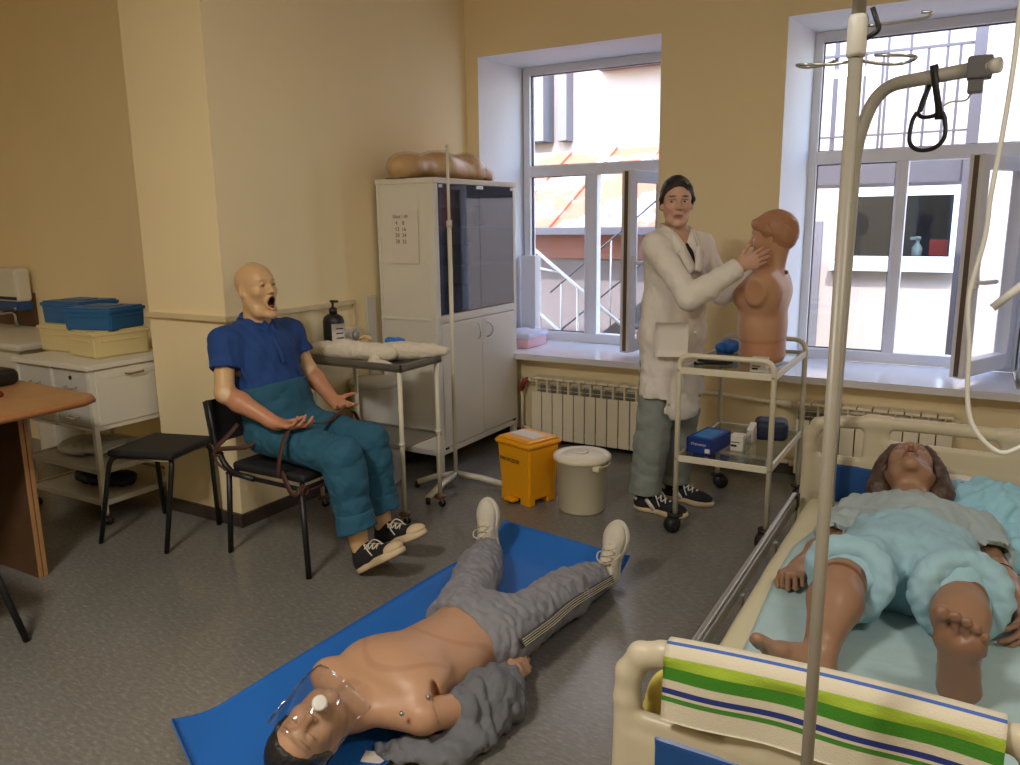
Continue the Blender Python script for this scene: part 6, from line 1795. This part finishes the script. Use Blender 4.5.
# ---- the mannequin lying on the mat
def build_lying():
    t = thing('mannequin', 'bare-chested mannequin in grey trousers lying on the blue mat with its head towards the camera', 'mannequin', (-1.35, 1.9, .014))
    A = unit([.15, .985, 0]); U = np.array([0, 0, 1.]); side = unit([-.985, .15, 0])
    J = dict(pel=(-1.335, 2.02, .122), wai=(-1.345, 1.86, .118), che=(-1.375, 1.665, .130), nec=(-1.405, 1.52, .115), shR=(-1.205, 1.585, .118), shL=(-1.578, 1.605, .118),
             elR=(-1.115, 1.79, .075), wrR=(-1.138, 1.955, .066), elL=(-1.565, 1.85, .07), wrL=(-1.50, 2.02, .06),
             hiR=(-1.245, 2.05, .115), hiL=(-1.42, 2.07, .115), knR=(-1.215, 2.34, .115), knL=(-1.545, 2.37, .115), anR=(-1.18, 2.69, .085), anL=(-1.685, 2.69, .085))
    H = Head((-1.412, 1.350, .135), (.41, -.53, .74), (-.19, -.84, -.50), .97, 'parted', eyes='closed')
    global HL_MOUTH, HL_A
    HL_MOUTH = H.P(.095, 0, -.06); HL_A = H.A
    aR, aL = arms(J, .047, .04, .028)
    lR, lL = legs(J, .08, .056, .038)
    neck = cone(J['nec'], H.P(-.02, 0, -.05), .062, .058, .03)
    chest = [ell((-1.285, 1.66, .175), (.085, .085, .040), None, .04), ell((-1.46, 1.68, .175), (.085, .085, .040), None, .04)]
    tor = torso(J, side, (.105, .100, .118), (1.38, 1.40, 1.45)) + chest
    gap = [ell((-1.180, 1.610, .150), (.011, .060, .062), (unit([.75, .6, .25]), unit([-.6, .8, 0]), U), .004, '-')]
    body = tor + lR + lL + [neck] + aL
    hR = hand(J['wrR'], (-.10, .98, .05), (-.8, 0, -.55), (-.6, .0, .8), .95, curl=(.4, .5, .4))
    hL = hand(J['wrL'], (.2, .95, -.05), (0, 0, -1), (1, 0, 0), .95, curl=(.15, .2, .15))
    base = rgb(186, 144, 113)
    seam = [np.array(p) for p in spline([(-1.50, 1.94, 0), (-1.44, 1.83, 0), (-1.34, 1.79, 0), (-1.25, 1.83, 0), (-1.20, 1.93, 0)], 30)]
    seam2 = [np.array(p) for p in spline([(-1.54, 1.74, 0), (-1.42, 1.60, 0), (-1.30, 1.60, 0), (-1.22, 1.70, 0)], 30)]
    def col(P):
        Q = H.local(P)
        e = lambda c, r, s=.3: inell(Q, c, r, s)
        sp = [(e((.09, 0, -.061), (.03, .02, .010)) * .6, rgb(176, 96, 78))]
        for s in (1, -1): sp += [(e((.085, s * .031, .007), (.02, .0145, .0016), .6) * .8, rgb(84, 52, 38)), (e((.08, s * .031, .033), (.03, .019, .0028), .6) * .6, rgb(70, 46, 34))]
        for sm in (seam, seam2):
            d = np.min([np.hypot(P[:, 0] - p[0], P[:, 1] - p[1]) for p in sm], axis=0)
            sp += [((1 - sstep(d, .004, .012)) * (P[:, 2] > .12) * .30, rgb(150, 100, 72))]
        return blend(base, P, sp)
    pieces = [surface(body + gap, .006, 1), surface(aR, .005, 1), surface(H.prims() + [neck], .003, 1), surface(hR + aR[-1:], .0033, 1), surface(hL + aL[-1:], .0033, 1)]
    organic('body', pieces, M_VINYL, t, col)
    st = MB()
    for p in ((-1.195, 1.585, .178), (-1.225, 1.505, .165)): st.ball(p, .007, 8)
    st.build('rivet', M_STEEL, t)
    hq = [H.E(-.016, 0, .044, .108, .081, .094), H.E(-.06, 0, .0, .05, .072, .06, .03)]
    PL = unit(-.70 * H.A[0] + .71 * H.A[2]); p0 = H.P(.055, 0, .046)
    hq += [half(p0, -PL, .012)] + [H.C((.046, .062, .040), (-.01, .077, .005), .010, .010, .01), H.C((.046, -.062, .040), (-.01, -.077, .005), .010, .010, .01)]
    organic('hair', [surface(hq, .0035, 1, folds(53, .0022, .02))], M_HAIRK, t)
    # grey tracksuit trousers
    q = grown([cone(J['pel'], (-1.325, 2.10, .118), .110, .100, .03, side, 1.40)], .010)
    q += limb(J['hiR'], J['knR'], J['anR'], .100, .080, .058, .002, .03) + limb(J['hiL'], J['knL'], J['anL'], .100, .080, .058, .002, .03)
    q += [half((-1.335, 1.972, .12), -A + .10 * side, .004), half((0, 0, .016), (0, 0, -1), .004)]
    for a in ('anR', 'anL'):
        c = V3(J[a]); d = unit(c - V3(J[a.replace('an', 'kn')])); e = c - d * .02
        q += [Prim((lambda c, d: lambda X, Y, Z: np.maximum(-((X - c[0]) * d[0] + (Y - c[1]) * d[1] + (Z - c[2]) * d[2]), capped(X, Y, Z, c, d, .09)))(e, d), e - .13, e + .13, .003, '-')]
    fo = folds(61, .011, .055, (.5, 1, .3)); f2 = folds(62, .004, .03, (.5, 1, .3))
    tr = organic('trousers', [surface(q, .005, 1, lambda P: fo(P) + f2(P))], M_GREYP, t)
    wb = MB()
    kn = [V3(J['hiR']) + [.106, -.04, .03], V3(J['hiR']) + [.112, .06, .025], (V3(J['hiR']) + V3(J['knR'])) / 2 + [.104, 0, .024], V3(J['knR']) + [.093, 0, .022], (V3(J['knR']) + V3(J['anR'])) / 2 + [.082, 0, .015], V3(J['anR']) + [.068, -.02, .008]]
    cv = spline(kn, 6)
    n = Vector((1, 0, .45))
    wb.strap(cv, n, .030, .010)
    so = wb.build('side_stripe', mat('charcoal_stripe', rgb(66, 66, 70), .8), tr)
    lines = MB()
    for dz in (-.012, -.005, .003, .010):
        lines.strap([p + Vector((.0052, 0, .002)) + Vector((-.4, 0, .9)) * dz for p in cv], n, .0026, .002)
    lines.build('piping', mat('cream_piping', rgb(196, 188, 160), .7), so)
    make_shoe(t, (-1.165, 2.745, .022), (.10, .26, .96), (.02, -.96, .27), ('off_white_canvas', 'off_white_canvas', 'off_white_laces'), .96)
    make_shoe(t, (-1.700, 2.740, .022), (-.16, .20, .96), (.05, -.97, .22), ('off_white_canvas', 'off_white_canvas', 'off_white_laces'), .96)
    # the pushed down shirt round its right arm
    q = [cone((-1.150, 1.70, .085), (-1.130, 1.80, .075), .062, .078, .03), cone((-1.130, 1.80, .075), (-1.145, 1.91, .066), .070, .052, .03), cone((-1.145, 1.91, .066), (-1.145, 1.94, .066), .052, .048, .02),
         ell((-1.115, 1.70, .045), (.07, .12, .035), None, .03), ell((-1.17, 1.60, .03), (.10, .07, .022), (unit([1, .35, 0]), unit([-.35, 1, 0]), U), .03), ell((-1.25, 1.53, .024), (.08, .035, .014), (unit([1, .3, 0]), unit([-.3, 1, 0]), U), .02),
         ell((-1.10, 1.82, .045), (.06, .08, .036), None, .03), half((0, 0, .016), (0, 0, -1), .004)]
    d = unit([-.12, .99, 0]); c = V3((-1.150, 1.905, .066))
    q += [half(c, d, .006), cone(c - d * .04, c + d * .05, .046, .050, .004, op='-')]
    fo = folds(71, .018, .065, (1, .6, .6)); f2 = folds(72, .006, .03)
    organic('shirt', [surface(q, .0055, 1, lambda P: fo(P) + f2(P))], M_GREYS, t)
build_lying()
build_shield()

# ---- the mannequin in the bed
def build_patient():
    t = thing('mannequin', 'brown mannequin with a brown wig lying in the hospital bed', 'mannequin', (-.10, 2.45, .40))
    U = np.array([0, 0, 1.]); side = np.array([1., 0, 0])
    J = dict(pel=(-.095, 2.38, .475), wai=(-.10, 2.50, .48), che=(-.105, 2.67, .485), nec=(-.12, 2.80, .515), shR=(-.275, 2.72, .475), shL=(.070, 2.745, .475),
             elR=(-.335, 2.53, .435), wrR=(-.372, 2.335, .440), elL=(.120, 2.54, .45), wrL=(.168, 2.34, .43),
             hiR=(-.175, 2.36, .48), hiL=(-.015, 2.36, .48), knR=(-.235, 2.085, .525), knL=(.035, 2.16, .515), anR=(-.245, 1.87, .440), anL=(.042, 1.915, .455))
    H = Head((-.140, 2.93, .596), (-.04, -.11, .99), (-.09, .99, .106), 1.0, 'parted', ears=True, jaw=1.04)
    aR, aL = arms(J, .043, .036, .027, .004)
    lR = limb(J['hiR'], J['knR'], J['anR'], .075, .057, .036, .008); lL = limb(J['hiL'], J['knL'], J['anL'], .075, .057, .036, .006)
    neck = cone(J['nec'], H.P(-.02, 0, -.05), .058, .055, .03)
    tor = torso(J, side, (.092, .090, .098), (1.45, 1.4, 1.45))
    body = tor + aR + aL + lR + lL + [neck]
    ft = foot(J['anL'], (-.05, -.42, .9), (0, .90, .42), .90, -1) + foot(J['anR'], (-.72, -.35, .60), (.15, .85, .5), .90, 1)
    ftR = foot(J['anR'], (-.78, -.38, .48), (.25, .72, .64), .90, 1)
    ftL = foot(J['anL'], (-.05, -.26, .96), (0, .96, .26), 1.06, -1)
    hR = hand(J['wrR'], (-.20, -.95, .05), (.15, 0, -1), (-.9, 0, 0), .95, each=[(1.45, 1.6, 1.1)] * 4, spread=.03, thumb_in=.7)
    hL = hand(J['wrL'], (.12, -.97, -.1), (-.9, 0, -.3), (0, 0, 1), .95, curl=(.4, .5, .4))
    base = rgb(150, 115, 91)
    def col(P):
        Q = H.local(P)
        e = lambda c, r, s=.3: inell(Q, c, r, s)
        sp = [(e((.09, 0, -.061), (.03, .024, .013)) * .8, rgb(122, 62, 52)), (e((.095, 0, -.0605), (.03, .018, .006), .2), rgb(48, 20, 18))]
        for s in (1, -1): sp += [(e((.098, s * .0062, -.033), (.012, .0035, .004), .3) * .9, rgb(52, 30, 22))]
        for a in ('anR', 'anL'):
            pass
        fl = P - V3(J['anL']); so = sstep(-(fl[:, 1]) - (fl[:, 2]) * .27, .036, .060) * (np.linalg.norm(fl, axis=1) < .25) * .45  # left sole tinted darker, its shade put into the vertex colour
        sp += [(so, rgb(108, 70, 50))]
        for kn in ('knR', 'knL'):
            k = V3(J[kn]); d = P[:, 1] - k[1] + .02
            sp += [((1 - sstep(np.abs(d), .003, .008)) * (np.linalg.norm(P - k, axis=1) < .1) * .85, rgb(96, 58, 38)), (inell(P, k + np.array([.052 if kn == 'knR' else -.05, .005, .03]), (.016, .016, .016), .2), rgb(92, 56, 36))]
        return blend(base, P, sp)
    pieces = [surface(body, .006, 1), surface(H.prims() + [neck], .003, 1), surface(hR + aR[-1:], .0033, 1), surface(hL + aL[-1:], .0033, 1), surface(ftL + lL[-1:], .0035, 1), surface(ftR + lR[-1:], .0035, 1)]
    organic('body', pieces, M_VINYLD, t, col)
    # bobbed wig
    hq = [H.E(-.018, 0, .046, .104, .088, .094)]
    for s in (1, -1):
        hq += [H.C((-.01, s * .078, .05), (-.045, s * .098, -.055), .032, .036, .03), H.C((-.05, s * .07, .05), (-.075, s * .075, -.075), .035, .03, .03), H.C((.045, s * .05, .075), (.015, s * .085, .01), .020, .022, .02)]
    PL = unit(-.66 * H.A[0] + .75 * H.A[2]); p0 = H.P(.03, 0, .045)
    hq = hq[:1] + [half(p0, -PL, .012)] + hq[1:]
    fh = folds(83, .005, .022, (1, 1, .25), H.A)
    organic('hair', [surface(hq, .0038, 1, fh)], M_HAIRB, t)
    # short-sleeved gown
    q = grown(tor, .016)
    for s, e, fr in (('shR', 'elR', .72), ('shL', 'elL', .70)):
        a, b = V3(J[s]), V3(J[e]); d = unit(b - a); c = a + (b - a) * fr
        q += [cone(a, c + d * .02, .060, .066, .03),
              Prim((lambda c, d: lambda X, Y, Z: np.maximum(-((X - c[0]) * d[0] + (Y - c[1]) * d[1] + (Z - c[2]) * d[2]), capped(X, Y, Z, c, d, .075)))(c, d), c - .13, c + .13, .003, '-'),
              cone(c - d * .04, c + d * .05, .052, .056, .003, op='-')]
    q += [Prim(cone(V3(J['nec']) + [0, .01, .02], V3(J['nec']) + [0, .2, .06], .063, .10).fn, [-.3, 2.72, .4], [.1, 3.1, .8], .006, '-'), half((0, 0, .385), (0, 0, -1), .004), half((-.1, 2.515, .48), (0, -1, 0), .004)]
    fo = folds(91, .011, .07, (1, .6, 1)); f2 = folds(92, .003, .035)
    organic('gown', [surface(q, .005, 1, lambda P: fo(P) + f2(P))], M_GOWN, t)
    # bulky blue trousers with thick rolled legs
    q = [cone((-.095, 2.36, .468), (-.10, 2.51, .478), .122, .124, .03, side, 1.42), cone(J['hiR'], V3(J['hiR']) + (V3(J['knR']) - V3(J['hiR'])) * .72, .100, .086, .04), cone(J['hiL'], V3(J['hiL']) + (V3(J['knL']) - V3(J['hiL'])) * .80, .098, .086, .04),
         half((0, 0, .385), (0, 0, -1), .004), half((-.10, 2.535, .48), (0, 1, .15), .006)]
    fo = folds(101, .011, .085, (1, .5, .4)); f2 = folds(102, .005, .04)
    tr = organic('trousers', [surface(q, .0055, 1, lambda P: fo(P) + f2(P))], M_AQUA, t)
    for k, (kn, hi, fr, r) in enumerate((('knR', 'hiR', .80, .082), ('knL', 'hiL', .95, .088))):
        a, b = V3(J[hi]), V3(J[kn]); d = unit(b - a); c = a + (b - a) * fr
        e0 = unit(np.cross(d, U)); e1 = np.cross(e0, d)
        rq = []
        n = 18
        for j in range(n):
            a0, a1 = 2 * math.pi * j / n, 2 * math.pi * (j + 1) / n
            p = lambda an: c + (e0 * math.cos(an) + e1 * math.sin(an)) * r + d * .012 * math.sin(2 * an + k)
            rq.append(cone(p(a0), p(a1), .031 + .004 * math.sin(3 * a0), .031 + .004 * math.sin(3 * a1), .01))
        rq.append(half((0, 0, .385), (0, 0, -1), .004))
        organic('rolled_cuff', [surface(rq, .005, 1, folds(103 + k, .007, .05))], M_AQUA, tr)
    cd = MB()
    for a, b in (('elL', 'wrL'), ('elR', 'wrR')):
        p, q_ = Vector(J[a]), Vector(J[b]); d = (q_ - p).normalized(); m = p + d * .03
        u = d.orthogonal().normalized(); v = d.cross(u)
        cd.tube(arc(m, .040, 0, 2 * math.pi, 20, u, v)[:-1], .0028, 6, closed=True)
    cd.build('arm_band', M_BLACK, t)
build_patient()

# ---- the torso on the trolley
def build_bust():
    t = thing('torso_bust', 'tan armless half-body training bust with moulded hair standing on the trolley', 'mannequin', (-.86, 3.855, .782))
    side = np.array([0, -1., 0]); U = np.array([0, 0, 1.])
    c = (-.86, 3.855)
    P = lambda x, z, y=0: (c[0] + x, c[1] + y, z)
    H = Head((-.836, 3.856, 1.353), (-.99, .10, -.06), (-.06, .01, 1), .98, 'closed', jaw=.96)
    neck = cone(P(.02, 1.19), H.P(-.025, 0, -.04), .060, .054, .03)
    tor = [cone(P(.005, .82), P(0, .95), .104, .104, .03, side, 1.45), cone(P(0, .95), P(.0, 1.10), .104, .112, .03, side, 1.45),
           cone(P(.02, 1.155, .14), P(.02, 1.155, -.14), .058, .058, .05), cone(P(.02, 1.10, .10), P(.02, 1.10, -.10), .085, .085, .04),
           ell(P(-.075, 1.09, .075), (.05, .075, .055), None, .03), ell(P(-.075, 1.09, -.075), (.05, .075, .055), None, .03)]
    for s in (1, -1):                          # blanked off shoulder sockets
        tor += [ell(P(.005, 1.125, s * .180), (.054, .048, .072), None, .014), ell(P(.005, 1.125, s * .234), (.09, .026, .12), None, .003, '-')]
    tor += [cone(P(.02, 1.185, .045), P(.03, 1.16, .14), .05, .04, .04), cone(P(.02, 1.185, -.045), P(.03, 1.16, -.14), .05, .04, .04), half((0, 0, .785), (0, 0, -1), .006)]
    base = rgb(194, 150, 118)
    def col(Pt):
        Q = H.local(Pt)
        sp = [(inell(Q, (.09, 0, -.061), (.03, .02, .009)) * .5, rgb(184, 108, 84)), ((1 - sstep(np.abs(Pt[:, 2] - .905 - .02 * np.sin(Pt[:, 1] * 8)), .0025, .006)) * .45, rgb(140, 88, 58)),
              (sstep(-Pt[:, 2], -.905, -.895) * .35, rgb(186, 120, 84))]
        for s in (1, -1):
            sp += [(inell(Pt, P(.005, 1.125, s * .205), (.040, .05, .056), .08) * .6, rgb(176, 122, 86))]
        return blend(base, Pt, sp)
    organic('body', [surface(tor + [neck], .006, 1), surface(H.prims() + [neck], .003, 1)], M_VINYL, t, col)
    hq = [H.E(-.020, 0, .042, .102, .082, .092), H.E(-.062, 0, .0, .048, .060, .052, .03), H.C((.058, .05, .072), (.074, -.05, .078), .024, .022, .02)]
    PL = unit(-.72 * H.A[0] + .69 * H.A[2]); p0 = H.P(.03, 0, .022)
    hq = hq[:2] + [half(p0, -PL, .012)] + hq[2:]
    for s in (1, -1):
        hq += [H.C((.03, s * .070, .055), (-.02, s * .080, .03), .016, .015, .01), H.C((.055, s * .055, .072), (.0, s * .078, .065), .015, .015, .01)]
    hr = organic('moulded_hair', [surface(hq, .0035, 1, folds(113, .0042, .030, (1, .6, 1), H.A))], M_VINYL, t, lambda Pt: np.tile(np.array(rgb(176, 128, 96)), (len(Pt), 1)))
    MB().ball((c[0] + .095, c[1], 1.20), .010, 8).build('strap_stud', M_VINYL_DARK, t)
    MB().box((c[0] + .03, c[1] - .135, .845), (c[0] + .052, c[1] - .11, .872), .004).build('white_plug', M_WHITE, t)
M_VINYL_DARK = mat('brown_stud', rgb(120, 80, 54), .5)
build_bust()
